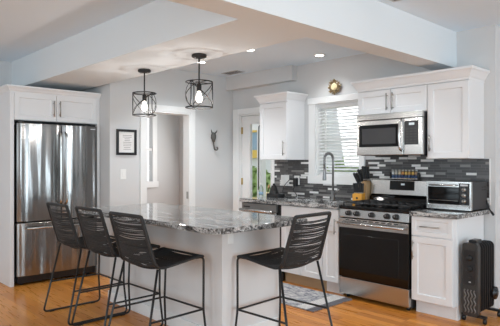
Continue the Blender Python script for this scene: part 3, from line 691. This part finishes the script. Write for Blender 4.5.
# ------------------------------------------------------------------ range
RX0, RX1 = -3.052, -2.29; ry = YF-0.01
ra = thing('gas_range', 'stainless gas range with black oven glass and five front knobs', 'range', (-2.67, YF, 0))
obj('body', MB().box(RX0, RX1, ry+0.045, YB-0.03, 0.03, 0.885), M['blackp'], ra, 0.003)
obj('cooktop', MB().box(RX0-0.003, RX1+0.003, ry-0.005, YB-0.03, 0.886, 0.918), M['bglass'], ra, 0.006)
cp = MB(); cp.prism([(ry-0.012, 0.805), (ry+0.04, 0.805), (ry+0.04, 0.884), (ry+0.0, 0.884)], 'x', RX0, RX1); co = obj('control_panel', cp, M['steel'], ra, 0.004)
for x in (-2.936, -2.842, -2.673, -2.508, -2.415):
    kb = MB(); kb.lathe([(0.027, 0), (0.027, -0.006), (0.024, -0.01), (0.022, -0.032), (0.018, -0.036)], (x, ry-0.006, 0.848), 'y', 20); kk = obj('knob', kb, M['blackp'], ra, 0)
    obj('pointer', MB().box(x-0.0025, x+0.0025, ry-0.044, ry-0.040, 0.848, 0.866), M['nickel'], kk)
od = MB(); od.box(RX0, RX1, ry-0.01, ry+0.04, 0.215, 0.795); odo = obj('oven_door', od, M['bglass'], ra, 0.004)
obj('top_band', MB().box(RX0, RX1, ry-0.0135, ry-0.01, 0.705, 0.794), M['steel'], odo, 0.001)
vb = MB()
for i in range(9): x = -2.97+i*0.067; vb.box(x, x+0.045, ry-0.0145, ry-0.0135, 0.777, 0.785)
obj('vent_slots', vb, M['dark_gap'], odo)
hb = MB(); hb.tube([(RX0+0.02, ry-0.062, 0.752), (RX1-0.02, ry-0.062, 0.752)], 0.013, 12)
for x in (RX0+0.05, RX1-0.05): hb.tube([(x, ry-0.012, 0.752), (x, ry-0.062, 0.752)], 0.011, 8)
obj('handle', hb, M['steel'], odo)
wi = MB(); wi.xf = FY; wi.panel(-2.95, -2.39, 0.29, 0.64, -(ry-0.0095), -(ry-0.011), 0.004, 0.0006); obj('window', wi, M['bglass'], odo)
obj('storage_drawer', MB().box(RX0, RX1, ry-0.006, ry+0.04, 0.045, 0.208), M['steel'], ra, 0.004)
for x in (RX0+0.05, RX1-0.05):
    for y in (ry+0.08, YB-0.1): obj('foot', MB().lathe([(0.018, 0), (0.018, 0.03)], (x, y, 0), n=12), M['blackp'], ra)
# grates and burners
for gx0, gx1 in ((RX0+0.02, RX0+0.26), (RX0+0.265, RX1-0.265), (RX1-0.26, RX1-0.02)):
    g = MB(); zg = 0.945; rr2 = 0.007; gy0, gy1 = ry+0.03, YB-0.13
    g.tube(fillet([(gx0, gy0, zg), (gx1, gy0, zg), (gx1, gy1, zg), (gx0, gy1, zg)], 0.015, 3, True), rr2, 6, True)
    for t_ in (0.33, 0.67): g.tube([(gx0+(gx1-gx0)*t_, gy0, zg), (gx0+(gx1-gx0)*t_, gy1, zg)], rr2, 6)
    for t_ in (0.25, 0.5, 0.75): g.tube([(gx0, gy0+(gy1-gy0)*t_, zg), (gx1, gy0+(gy1-gy0)*t_, zg)], rr2, 6)
    for x in (gx0, gx1):
        for y in (gy0+0.015, (gy0+gy1)/2, gy1-0.015): g.tube([(x, y, 0.916), (x, y, zg)], rr2, 6)
    obj('grate', g, M['castiron'], ra)
    for y in (gy0+0.12, gy1-0.12): obj('burner', MB().lathe([(0.05, 0.917), (0.05, 0.925), (0.036, 0.927), (0.034, 0.934), (0.01, 0.936)], ((gx0+gx1)/2, y, 0), n=20), M['castiron'], ra)
bgm = MB(); bgm.prism([(YB-0.10, 1.01), (YB-0.03, 1.01), (YB-0.03, 1.172), (YB-0.065, 1.172), (YB-0.085, 1.16)], 'x', RX0, RX1); bgo = obj('backguard', bgm, M['steel'], ra, 0.004)
lb = MB(); lb.prism([(YB-0.13, 0.919), (YB-0.03, 0.919), (YB-0.03, 1.009), (YB-0.085, 1.009), (YB-0.115, 0.98)], 'x', RX0, RX1); obj('oven_vent', lb, M['bglass'], ra, 0.004)
obj('display_panel', MB().prism([(YB-0.1010, 1.062), (YB-0.0935, 1.062), (YB-0.085, 1.155), (YB-0.0905, 1.155)], 'x', -2.82, -2.545), M['bglass'], bgo)
obj('clock', MB().prism([(YB-0.0965, 1.112), (YB-0.092, 1.112), (YB-0.090, 1.13), (YB-0.0946, 1.13)], 'x', -2.69, -2.65), M['display'], bgo)

# ------------------------------------------------------------------ microwave
mw = thing('microwave', 'stainless over-range microwave with curved handle mounted under the cabinets', 'microwave', (-2.64, 4.36, 1.415)); my = 4.36
obj('body', MB().box(-3.02, -2.292, my+0.035, YB-0.012, 1.425, 1.824), M['blackp'], mw, 0.003)
mdr = obj('door', MB().box(-3.022, -2.49, my, my+0.034, 1.418, 1.768), M['steel'], mw, 0.006)
obj('window', MB().box(-2.992, -2.535, my-0.002, my, 1.50, 1.722), M['bglass'], mdr, 0.001)
obj('window_screen', MB().box(-2.955, -2.572, my-0.0032, my-0.002, 1.53, 1.685), M['toast_side'], mdr)
hb = MB(); hx = -2.508; hb.tube(fillet([(hx, my, 1.46), (hx, my-0.035, 1.475), (hx, my-0.05, 1.6), (hx, my-0.035, 1.74), (hx, my, 1.755)], 0.06, 6), 0.0125, 12); obj('handle', hb, M['steel'], mdr)
pn = obj('control_panel', MB().box(-2.486, -2.292, my, my+0.034, 1.418, 1.768), M['steel'], mw, 0.006)
obj('keypad', MB().box(-2.478, -2.335, my-0.002, my, 1.515, 1.74), M['blackp'], pn, 0.001)
kb = MB()
for i in range(3):
    for j in range(6): kb.box(-2.462+i*0.042, -2.437+i*0.042, my-0.0032, my-0.002, 1.53+j*0.026, 1.543+j*0.026)
obj('buttons', kb, M['heater_grey'], pn)
obj('clock', MB().box(-2.43, -2.375, my-0.0032, my-0.002, 1.70, 1.722), M['display'], pn)
obj('top_band', MB().box(-3.022, -2.292, my, my+0.034, 1.772, 1.828), M['steel'], mw, 0.004)
obj('vent_grille', MB().box(-3.0, -2.30, my+0.05, my+0.25, 1.415, 1.425), M['dark_gap'], mw)

# ------------------------------------------------------------------ wall cabinets
YU = 4.43
def udoor(t, u0, u1, w0, w1, hx, hz0, hz1):
    mb = MB(); mb.xf = FY; mb.panel(u0, u1, w0, w1, -(YU+0.02), -YU, 0.055); dd = obj('door', mb, M['cab'], t)
    pull('handle', dd, [(hx, YU, hz0), (hx, YU, hz1)], (0, -0.03, 0))
uw = thing('wall_cabinet', 'white wall cabinet with single door between back door and window', 'cabinet', (-4.29, YU, 1.376))
obj('cabinet_box', MB().box(-4.525, -4.065, YU+0.02, YB-0.001, 1.379, 2.10), M['cab'], uw, 0.002)
udoor(uw, -4.522, -4.068, 1.382, 2.072, -4.105, 1.43, 1.605)
obj('crown_molding', crown(CP, -4.525, -4.065, YU, YB-0.001), M['cab'], uw)
um = thing('wall_cabinet', 'short white two door wall cabinet above the microwave', 'cabinet', (-2.67, YU, 1.832))
obj('cabinet_box', MB().box(-3.057, -2.287, YU+0.02, YB-0.001, 1.832, 2.10), M['cab'], um, 0.002)
udoor(um, -3.054, -2.673, 1.836, 2.072, -2.702, 1.865, 2.035); udoor(um, -2.667, -2.29, 1.836, 2.072, -2.636, 1.865, 2.035)
ut = thing('wall_cabinet', 'tall white single door wall cabinet right of the microwave', 'cabinet', (-2.09, YU, 1.38))
obj('cabinet_box', MB().box(-2.285, -1.895, YU+0.02, YB-0.001, 1.381, 2.10), M['cab'], ut, 0.002)
udoor(ut, -2.282, -1.898, 1.384, 2.072, -2.25, 1.45, 1.60)
tag(obj('crown_molding', crown(CP, -3.057, -1.895, YU, YB-0.001), M['cab']), 'white crown moulding running across the cabinets above microwave and tall door', 'moulding')

# ------------------------------------------------------------------ toaster oven
tx0, tx1, ty = -2.262, -1.852, 4.375; tz = 0.915
to = thing('toaster_oven', 'stainless fronted toaster oven on the short granite counter', 'toaster oven', (-2.06, ty, tz))
obj('body', MB().box(tx0+0.004, tx1-0.004, ty+0.03, YB-0.03, tz+0.012, tz+0.255), M['toast_side'], to, 0.006)
bz = MB(); bz.xf = FY; bz.panel(tx0, tx1, tz+0.01, tz+0.26, -(ty+0.03), -ty, 0.014, 0.006); obj('bezel', bz, M['steel'], to)
dx1 = tx1-0.105
tdo = obj('door', MB().box(tx0+0.018, dx1, ty-0.004, ty+0.004, tz+0.055, tz+0.245), M['bglass'], to, 0.002)
obj('top_rail', MB().box(tx0+0.018, dx1, ty-0.006, ty-0.004, tz+0.212, tz+0.245), M['steel'], tdo)
hb = MB(); hb.tube([(tx0+0.04, ty-0.03, tz+0.228), (dx1-0.02, ty-0.03, tz+0.228)], 0.008, 10)
for x in (tx0+0.05, dx1-0.03): hb.tube([(x, ty-0.005, tz+0.228), (x, ty-0.03, tz+0.228)], 0.006, 8)
obj('handle', hb, M['steel'], tdo)
rk = MB()
rk.tube([(tx0+0.03, ty-0.0055, tz+0.09), (dx1-0.01, ty-0.0055, tz+0.09)], 0.002, 6); obj('rack_edge', rk, M['nickel'], tdo)
obj('bottom_rail', MB().box(tx0+0.018, tx1-0.018, ty-0.004, ty+0.004, tz+0.022, tz+0.05), M['steel'], to, 0.001)
tp = obj('control_panel', MB().box(dx1+0.004, tx1-0.018, ty-0.003, ty+0.004, tz+0.055, tz+0.245), M['blackp'], to, 0.001)
for z in (0.08, 0.13, 0.18):
    kb = MB(); kb.lathe([(0.02, 0), (0.019, -0.012), (0.016, -0.016)], ((dx1+tx1-0.014)/2, ty-0.003, tz+z+0.01), 'y', 18); kn = obj('knob', kb, M['nickel'], tp)
    obj('pointer', MB().box((dx1+tx1-0.014)/2-0.003, (dx1+tx1-0.014)/2+0.003, ty-0.021, ty-0.018, tz+z+0.005, tz+z+0.026), M['blackp'], kn)
obj('name_strip', MB().box(dx1+0.012, tx1-0.026, ty-0.0045, ty-0.003, tz+0.222, tz+0.238), M['pale_grey'], tp)
vs_ = MB()
for j in range(2):
    for i in range(2): vs_.box(tx1-0.004, tx1-0.003, YB-0.15+i*0.05, YB-0.115+i*0.05, tz+0.205-j*0.025, tz+0.212-j*0.025)
obj('side_vents', vs_, M['dark_gap'], to)
for x in (tx0+0.04, tx1-0.04):
    for y in (ty+0.05, YB-0.07): obj('foot', MB().lathe([(0.012, 0), (0.012, 0.014)], (x, y, tz), n=10), M['blackp'], to)
cd = MB(); cd.tube(fillet([(-1.853, YB-0.05, 1.0), (-1.842, YB-0.052, 0.955), (-1.829, YB-0.055, 0.925), (-1.79, YB-0.08, 0.885)], 0.03, 4), 0.006, 8); cd.tube([(-1.805, YB-0.07, 0.90), (-1.778, YB-0.088, 0.875)], 0.011, 8)
tag(obj('power_cord', cd, M['blackp']), 'short black cord hanging past the counter end beside the toaster oven', 'cord')

# ------------------------------------------------------------------ oil heater
hx0, hx1, hy0, hy1 = -1.855, -1.725, 4.20, 4.60; hz0, hz1 = 0.066, 0.672
he = thing('oil_heater', 'dark oil filled radiator heater on casters beside the drawer cabinet', 'heater', (-1.79, 4.4, 0))
def rrect(x0, x1, z0, z1, r):
    pts = []
    for cx, cz, a0 in ((x1-r, z0+r, -PI/2), (x1-r, z1-r, 0), (x0+r, z1-r, PI/2), (x0+r, z0+r, PI)):
        for j in range(6): a = a0+PI/2*j/5; pts.append((cx+r*math.cos(a), cz+r*math.sin(a)))
    return pts
fh = obj('front_housing', MB().prism(rrect(hx0, hx1, hz0, hz1, 0.025), 'y', hy0, hy0+0.06), M['heater_grey'], he, 0.006)
obj('control_panel', MB().prism(rrect(hx0+0.016, hx1-0.016, 0.325, 0.615, 0.02), 'y', hy0-0.004, hy0), M['blackp'], fh)
for z in (0.55, 0.46):
    kb = obj('dial', MB().lathe([(0.026, 0), (0.025, -0.012), (0.02, -0.016)], ((hx0+hx1)/2, hy0-0.004, z), 'y', 20), M['castiron'], fh)
obj('switch', MB().box((hx0+hx1)/2-0.02, (hx0+hx1)/2+0.02, hy0-0.009, hy0-0.004, 0.385, 0.405), M['blackp'], fh, 0.001)
obj('maker_mark', MB().box((hx0+hx1)/2-0.006, (hx0+hx1)/2+0.012, hy0-0.0052, hy0-0.004, 0.345, 0.354), M['pale_grey'], fh)
wv = MB()
for i in range(4):
    x = hx0+0.027+i*0.0265
    pts = [(x+0.007*math.sin(j/16*6*PI), hy0-0.001, 0.095+0.19*j/16) for j in range(17)]
    wv.tube(pts, 0.0052, 6)
obj('wave_relief', wv, M['wave_l'], fh)
for i in range(7):
    y = hy0+0.072+i*0.046; f = MB()
    f.prism(rrect(hx0+0.004, hx1-0.004, hz0+0.012, hz1-0.012, 0.04), 'y', y, y+0.012); f.prism(rrect(hx0+0.03, hx1-0.03, hz0+0.04, hz1-0.04, 0.02), 'y', y+0.012, y+0.046)
    obj('fin', f, M['heater'], he, 0.004)
obj('handle', MB().prism(rrect(hx0+0.035, hx1-0.03, hz1-0.012, hz1+0.022, 0.008), 'y', hy0+0.05, hy0+0.16), M['blackp'], he, 0.003)
for y in (hy0+0.075, hy1-0.02):
    br = obj('caster_bar', MB().box(hx0-0.03, hx1+0.045, y-0.018, y+0.018, 0.045, 0.066), M['blackp'], he, 0.004)
    for x in (hx0-0.015, hx1+0.03):
        obj('caster', MB().lathe([(0.012, -0.012), (0.024, -0.01), (0.024, 0.01), (0.012, 0.012)], (x, y, 0.0245), 'x', 18), M['blackp'], br)
        obj('fork', MB().lathe([(0.008, 0.03), (0.008, 0.055)], (x, y, 0), n=10), M['blackp'], br)
obj('cord_reel', MB().lathe([(0.055, 0.0), (0.055, 0.02), (0.03, 0.02), (0.03, 0.03)], (hx1-0.005, hy1-0.05, 0.21), 'x', 24), M['blackp'], he)

# ------------------------------------------------------------------ rug
RX = (-4.05, -2.95, 3.50, 4.10)
rg = thing('kitchen_rug', 'grey and white woven runner rug with fringed end on the floor', 'rug', (-3.5, 3.8, 0))
mb = MB(); nx, ny = 40, 20
vs = [(RX[0]+(RX[1]-RX[0])*i/nx, RX[2]+(RX[3]-RX[2])*j/ny, 0.009+0.0015*noise.noise(Vector((i*0.3, j*0.3, 0)))) for j in range(ny+1) for i in range(nx+1)]
fs = [(j*(nx+1)+i, j*(nx+1)+i+1, (j+1)*(nx+1)+i+1, (j+1)*(nx+1)+i) for j in range(ny) for i in range(nx)]
mb.add(vs, fs, True); mb.box(RX[0], RX[1], RX[2], RX[3], 0.001, 0.006)
obj('weave', mb, M['rug'], rg)
bd = MB(); n = 22
for i in range(n):
    y = RX[2]+(RX[3]-RX[2])*(i+0.2)/n; wdt = (RX[3]-RX[2])/n
    bd.prism([(RX[1]-0.15, y), (RX[1]-0.02, y+wdt*0.15), (RX[1]-0.02, y+wdt*0.6), (RX[1]-0.15, y+wdt*0.5)], 'z', 0.010, 0.0128)
obj('border_ground', MB().box(RX[1]-0.17, RX[1]-0.018, RX[2]+0.002, RX[3]-0.002, 0.007, 0.0112), M['rug_dark2'], rg)
obj('border_pattern', bd, M['rug_band'], rg)
obj('end_band', MB().box(RX[1]-0.018, RX[1], RX[2], RX[3], 0.001, 0.011), M['rug_dark'], rg)
fg = MB(); R = random.Random(5)
for i in range(90):
    y = RX[2]+(RX[3]-RX[2])*i/89; fg.tube([(RX[1]-0.005, y, 0.007), (RX[1]+0.03, y+R.uniform(-.006, .006), 0.006), (RX[1]+0.055+R.uniform(-.01, .012), y+R.uniform(-.012, .012), 0.004)], 0.0032, 5)
obj('fringe', fg, M['rug_dark'], rg)['kind'] = 'stuff'

# ------------------------------------------------------------------ knife block and knives
kb = thing('knife_block', 'wooden knife block full of black handled knives left of the range', 'knife block', (-3.125, 4.6, 0.914))
kz = 0.915
fb = MB(); fb.prism([(4.53, kz), (4.598, kz), (4.598, kz+0.105), (4.53, kz+0.09)], 'x', -3.195, -3.075); obj('front_box', fb, M['wood_block'], kb, 0.004)
obj('emblem', MB().lathe([(0.012, 0), (0.012, -0.003)], (-3.135, 4.53, kz+0.048), 'y', 14), M['blackp'], kb)
fb = MB(); fb.prism([(-3.175, kz), (-3.066, kz), (-3.062, kz+0.21), (-3.105, kz+0.235), (-3.185, kz+0.16)], 'y', 4.60, 4.715); obj('rear_block', fb, M['wood_tan'], kb, 0.004)
def make_knife(label, grp, s):
    t = thing('kitchen_knife', label, 'knife', (0, 0, 0), 0, grp)
    hd = MB(); hd.prism([(-0.010*s, 0.006), (0.010*s, 0.006), (0.012*s, 0.045*s), (0.010*s, 0.085*s), (0.014*s, 0.115*s), (0.0, 0.122*s), (-0.011*s, 0.112*s), (-0.009*s, 0.06*s)], 'x', -0.008*s, 0.008*s)
    obj('handle', hd, M['blackp'], t, 0.003); obj('bolster', MB().box(-0.006*s, 0.006*s, -0.009*s, 0.009*s, -0.003, 0.008), M['nickel'], t)
    return t
k1 = make_knife('small black handled steak knife in the low front box', 'steak knives in the front box', 0.9)
first = True
for i in range(6):
    k = k1 if first else dup(k1, (0, 0, 0)); first = False
    k.location = (-3.183+i*0.0195, 4.562, kz+0.101); k.rotation_euler = (math.radians(random.uniform(-3, 3)), math.radians(-10+2.5*i), 0)
k2 = make_knife('large black handled kitchen knife in the tall rear block', 'kitchen knives in the rear block', 1.22)
first = True
for r_, y in enumerate((4.618, 4.658, 4.698)):
    for i in range(3):
        k = k2 if first else dup(k2, (0, 0, 0)); first = False
        k.location = (-3.167+i*0.034, y, kz+0.186+i*0.03); k.rotation_euler = (math.radians(4-4*r_), math.radians(-27+10*i), 0)

# ------------------------------------------------------------------ spice jars on the backguard
sr = thing('spice_rack', 'narrow black rack of spice jars on top of the range back panel', 'rack', (-2.67, 4.705, 1.174))
rm = MB(); zr = 1.1745; rm.box(-2.83, -2.515, 4.682, 4.728, zr, zr+0.006); obj('tray', rm, M['steel'], sr)
for x in (-2.83, -2.521): obj('end_plate', MB().box(x, x+0.006, 4.682, 4.728, zr+0.006, zr+0.07), M['blackp'], sr)
obj('rail', MB().tube([(-2.827, 4.684, zr+0.045), (-2.518, 4.684, zr+0.045)], 0.0025, 6), M['blackp'], sr)
cols = [('white', (214, 214, 212)), ('pale', (196, 190, 178)), ('cream', (206, 190, 160)), ('orange', (206, 146, 84)), ('yellow', (214, 176, 88)), ('ochre', (196, 150, 66)), ('amber', (208, 164, 74)), ('tan', (178, 146, 116))]
M['label_blue'] = mat('blue_label', srgb(62, 84, 122), 0.5, var=0.06)
for i, (nm, cc) in enumerate(cols):
    x = -2.805+i*0.0375
    pos = ['first from the left', 'second from the left', 'third from the left', 'fourth from the left', 'fifth from the left', 'sixth from the left', 'second from the right', 'at the right end'][i]
    t = thing('spice_jar', f'small spice jar of {nm} contents, {pos} in the rack', 'jar', (x, 4.706, zr+0.006), 0, 'spice jars above the range')
    jm = mat('spice_'+nm, srgb(*cc), 0.3, var=0.15, scale=90)
    obj('jar_body', MB().lathe([(0.0135, 0), (0.015, 0.003), (0.015, 0.058), (0.012, 0.066), (0.012, 0.07)], (x, 4.706, zr+0.0065), n=16), jm, t)
    obj('lid', MB().lathe([(0.0145, 0.07), (0.0145, 0.09), (0.013, 0.092)], (x, 4.706, zr+0.0065), n=16), M['nickel'], t)
    obj('paper_label', MB().lathe([(0.0154, 0.004), (0.0154, 0.034)], (x, 4.706, zr+0.0065), n=16), M['label_blue'], t)

# ------------------------------------------------------------------ counter items by the back door
cz = 0.9145
bt = thing('soap_bottle', 'clear pale blue plastic bottle at the left counter end', 'bottle', (-4.45, 4.34, cz))
bx_, by_ = -4.47, 4.40
obj('bottle_body', MB().lathe([(0.026, 0), (0.029, 0.006), (0.029, 0.10), (0.022, 0.125), (0.011, 0.14), (0.011, 0.15)], (bx_, by_, cz), n=20), M['clear'], bt)
obj('label', MB().lathe([(0.0295, 0.03), (0.0295, 0.065)], (bx_, by_, cz), n=20), M['blue'], bt)
obj('cap', MB().lathe([(0.013, 0.15), (0.013, 0.172), (0.008, 0.176)], (bx_, by_, cz), n=16), M['white_p'], bt)
wd = thing('blind_wand', 'long thin grey wand standing against the glazed door', 'wand', (-4.92, YD, 0.97))
obj('rod', MB().tube([(-4.925, YD+0.008, 0.97), (-4.915, YD+0.008, 1.84)], 0.008, 8), M['heater_grey'], wd)
obj('hook', MB().tube([(-4.915, YD+0.010, 1.84), (-4.915, YD+0.02, 1.85), (-4.915, YD+0.029, 1.85)], 0.006, 8), M['heater_grey'], wd)
cu = thing('small_cup', 'small cream cup holding a brush near the black device', 'cup', (-4.425, 4.48, cz)); ux, uy = -4.425, 4.48
obj('cup_body', MB().lathe([(0.022, 0), (0.026, 0.004), (0.028, 0.06), (0.025, 0.06), (0.023, 0.008), (0.004, 0.007)], (ux, uy, cz), n=20), M['cream'], cu)
brh = thing('dish_brush', 'brown handled brush leaning out of the cream cup', 'brush', (ux, uy, cz+0.01))
obj('handle', MB().tube([(ux-0.012, uy, cz+0.012), (ux+0.03, uy-0.02, cz+0.115)], [0.006, 0.008], 8), M['bark'], brh)
obj('brush_head', MB().tube([(ux+0.03, uy-0.02, cz+0.115), (ux+0.045, uy-0.028, cz+0.15)], [0.016, 0.012], 10), M['wood_tan'], brh)
sv = thing('countertop_device', 'black tapered device on a wide flat base below the outlets', 'device', (-4.27, 4.45, cz))
sx_, sy_ = -4.29, 4.46
obj('base', MB().box(sx_-0.085, sx_+0.115, sy_-0.06, sy_+0.06, cz, cz+0.05), M['blackp'], sv, 0.006)
obj('tower', MB().lathe([(0.066, 0.05), (0.060, 0.06), (0.034, 0.135), (0.030, 0.145), (0.012, 0.15)], (sx_-0.015, sy_, cz), n=4 if False else 20), M['blackp'], sv)
obj('knob', MB().lathe([(0.012, 0.15), (0.016, 0.16), (0.010, 0.172)], (sx_-0.015, sy_, cz), n=14), M['blackp'], sv)

def plate(x0, x1, z0, z1, label, gangs, sw):
    t = thing('light_switch' if sw else 'electrical_outlet', label, 'switch' if sw else 'outlet', ((x0+x1)/2, by, z0))
    obj('plate', MB().box(x0, x1, by-0.007, by, z0, z1), M['white_p'], t, 0.002)
    for g in range(gangs):
        c = x0+(x1-x0)*(g+0.5)/gangs
        if sw: obj('rocker', MB().box(c-0.015, c+0.015, by-0.011, by-0.007, z0+0.025, z1-0.025), M['white_p'], t, 0.002)
        else:
            for z in (z0+0.022, z0+0.066): obj('socket', MB().box(c-0.016, c+0.016, by-0.009, by-0.007, z, z+0.03), M['pale_grey'], t, 0.002)
plate(-4.455, -4.315, 1.07, 1.185, 'white double switch plate on the mosaic tile', 2, True)
plate(-4.225, -4.14, 1.065, 1.18, 'white outlet plate with black adapter plugged in on the tile', 1, False)
ad = thing('plug_adapter', 'black plug adapter in the tile outlet with its cord', 'plug', (-4.18, by-0.01, 1.08))
obj('adapter_body', MB().box(-4.205, -4.155, by-0.055, by-0.0095, 1.045, 1.15), M['blackp'], ad, 0.004)
obj('cord', MB().tube(fillet([(-4.19, by-0.04, 1.045), (-4.20, by-0.06, 1.0), (-4.10, by-0.10, 0.95), (-4.06, 4.60, 0.92), (-4.10, 4.50, 0.92), (-4.166, 4.49, 0.93)], 0.06, 6), 0.005, 8), M['blackp'], ad)
ob = MB(); ob.tube(fillet([(-4.212, by-0.03, 1.13), (-4.24, by-0.06, 1.14), (-4.31, 4.64, 1.05), (-4.28, 4.58, 0.93), (-4.27, 4.527, 0.925)], 0.06, 6), 0.005, 8)
tag(obj('power_cord', ob, M['blackp']), 'black cord drooping from the plug adapter to the counter device', 'cord')

# ------------------------------------------------------------------ on the doorway wall
pf = thing('framed_print', 'black framed text print on the grey wall beside the doorway', 'picture', (XW, 3.075, 1.59))
f = MB(); a0, a1, b0, b1, wd_ = 2.94, 3.21, 1.435, 1.745, 0.03
f.box(XW, XW+0.02, a0, a0+wd_, b0, b1); f.box(XW, XW+0.02, a1-wd_, a1, b0, b1); f.box(XW, XW+0.02, a0+wd_, a1-wd_, b0, b0+wd_); f.box(XW, XW+0.02, a0+wd_, a1-wd_, b1-wd_, b1)
obj('frame', f, M['blackp'], pf, 0.002); obj('print', MB().box(XW, XW+0.008, a0+wd_, a1-wd_, b0+wd_, b1-wd_), M['paper'], pf)
tx = MB(); R = random.Random(2)
for i in range(9): hw_ = R.uniform(0.035, 0.062); z = b1-wd_-0.045-i*0.021; tx.box(XW+0.008, XW+0.0088, 3.085-hw_, 3.085+hw_, z, z+0.006)
obj('text_lines', tx, M['ink'], pf)
sw = thing('light_switch', 'white light switch below the framed print', 'switch', (XW, 3.035, 1.2))
obj('plate', MB().box(XW, XW+0.007, 2.995, 3.072, 1.145, 1.265), M['white_p'], sw, 0.002); obj('rocker', MB().box(XW+0.007, XW+0.011, 3.018, 3.049, 1.175, 1.235), M['white_p'], sw, 0.002)
M['pewter'] = mat('pewter', srgb(98, 95, 92), 0.4, 0.5, var=0.2, scale=60)
hk = thing('wall_hook', 'dark cast metal hook with animal shaped body on the grey wall', 'hook', (XW, 4.41, 1.65))
hb = MB(); hy = 4.405
hb.lathe([(0.004, -0.075), (0.020, -0.055), (0.034, -0.01), (0.036, 0.03), (0.026, 0.06), (0.006, 0.075)], (XW+0.038, hy, 1.69), 'z', 14); ho = obj('hook_body', hb, M['pewter'], hk)
e = MB()
for s in (-1, 1): e.tube([(XW+0.04, hy+s*0.018, 1.74), (XW+0.05, hy+s*0.045, 1.775), (XW+0.05, hy+s*0.052, 1.80)], [0.012, 0.008, 0.003], 8)
obj('ears', e, M['pewter'], ho)
obj('tail_hook', MB().tube(fillet([(XW+0.035, hy, 1.63), (XW+0.03, hy+0.012, 1.58), (XW+0.035, hy+0.02, 1.525), (XW+0.06, hy+0.045, 1.515), (XW+0.06, hy+0.06, 1.545), (XW+0.055, hy+0.042, 1.56)], 0.02, 4), 0.0095, 8), M['pewter'], hk)
obj('mount', MB().lathe([(0.02, 0), (0.02, 0.006), (0.01, 0.008), (0.01, 0.02)], (XW, hy, 1.69), 'x', 16), M['pewter'], hk)

# ------------------------------------------------------------------ gold wreath on the window head
wr = thing('gold_wreath', 'small gold wreath with cream centre standing on the window casing', 'wreath', (-3.585, 4.725, 2.126))
wc = (-3.585, 4.728, 2.228)
rg_ = MB(); R = random.Random(9)
for i in range(72):
    a = 2*PI*i/72+R.uniform(-0.1, 0.1); r0 = R.uniform(0.045, 0.068); r1 = min(r0+R.uniform(0.02, 0.042), 0.099)
    a2 = a+R.uniform(-0.35, 0.35); yo = R.uniform(-0.012, 0.008)
    rg_.tube([(wc[0]+r0*math.cos(a), wc[1]+yo*0.3, wc[2]+r0*math.sin(a)), (wc[0]+(r0+r1)/2*math.cos((a+a2)/2), wc[1]+yo, wc[2]+(r0+r1)/2*math.sin((a+a2)/2)), (wc[0]+r1*math.cos(a2), wc[1]+yo*1.1, wc[2]+r1*math.sin(a2))], [0.004, 0.008, 0.002], 6)
rg_.tube([(wc[0]+0.046*math.cos(2*PI*i/24), wc[1], wc[2]+0.046*math.sin(2*PI*i/24)) for i in range(24)], 0.008, 8, True)
obj('ring', rg_, M['gold'], wr)
obj('centre', MB().lathe([(0.041, 0.008), (0.041, -0.01), (0.03, -0.016), (0.01, -0.018)], wc, 'y', 24), M['cream'], wr)
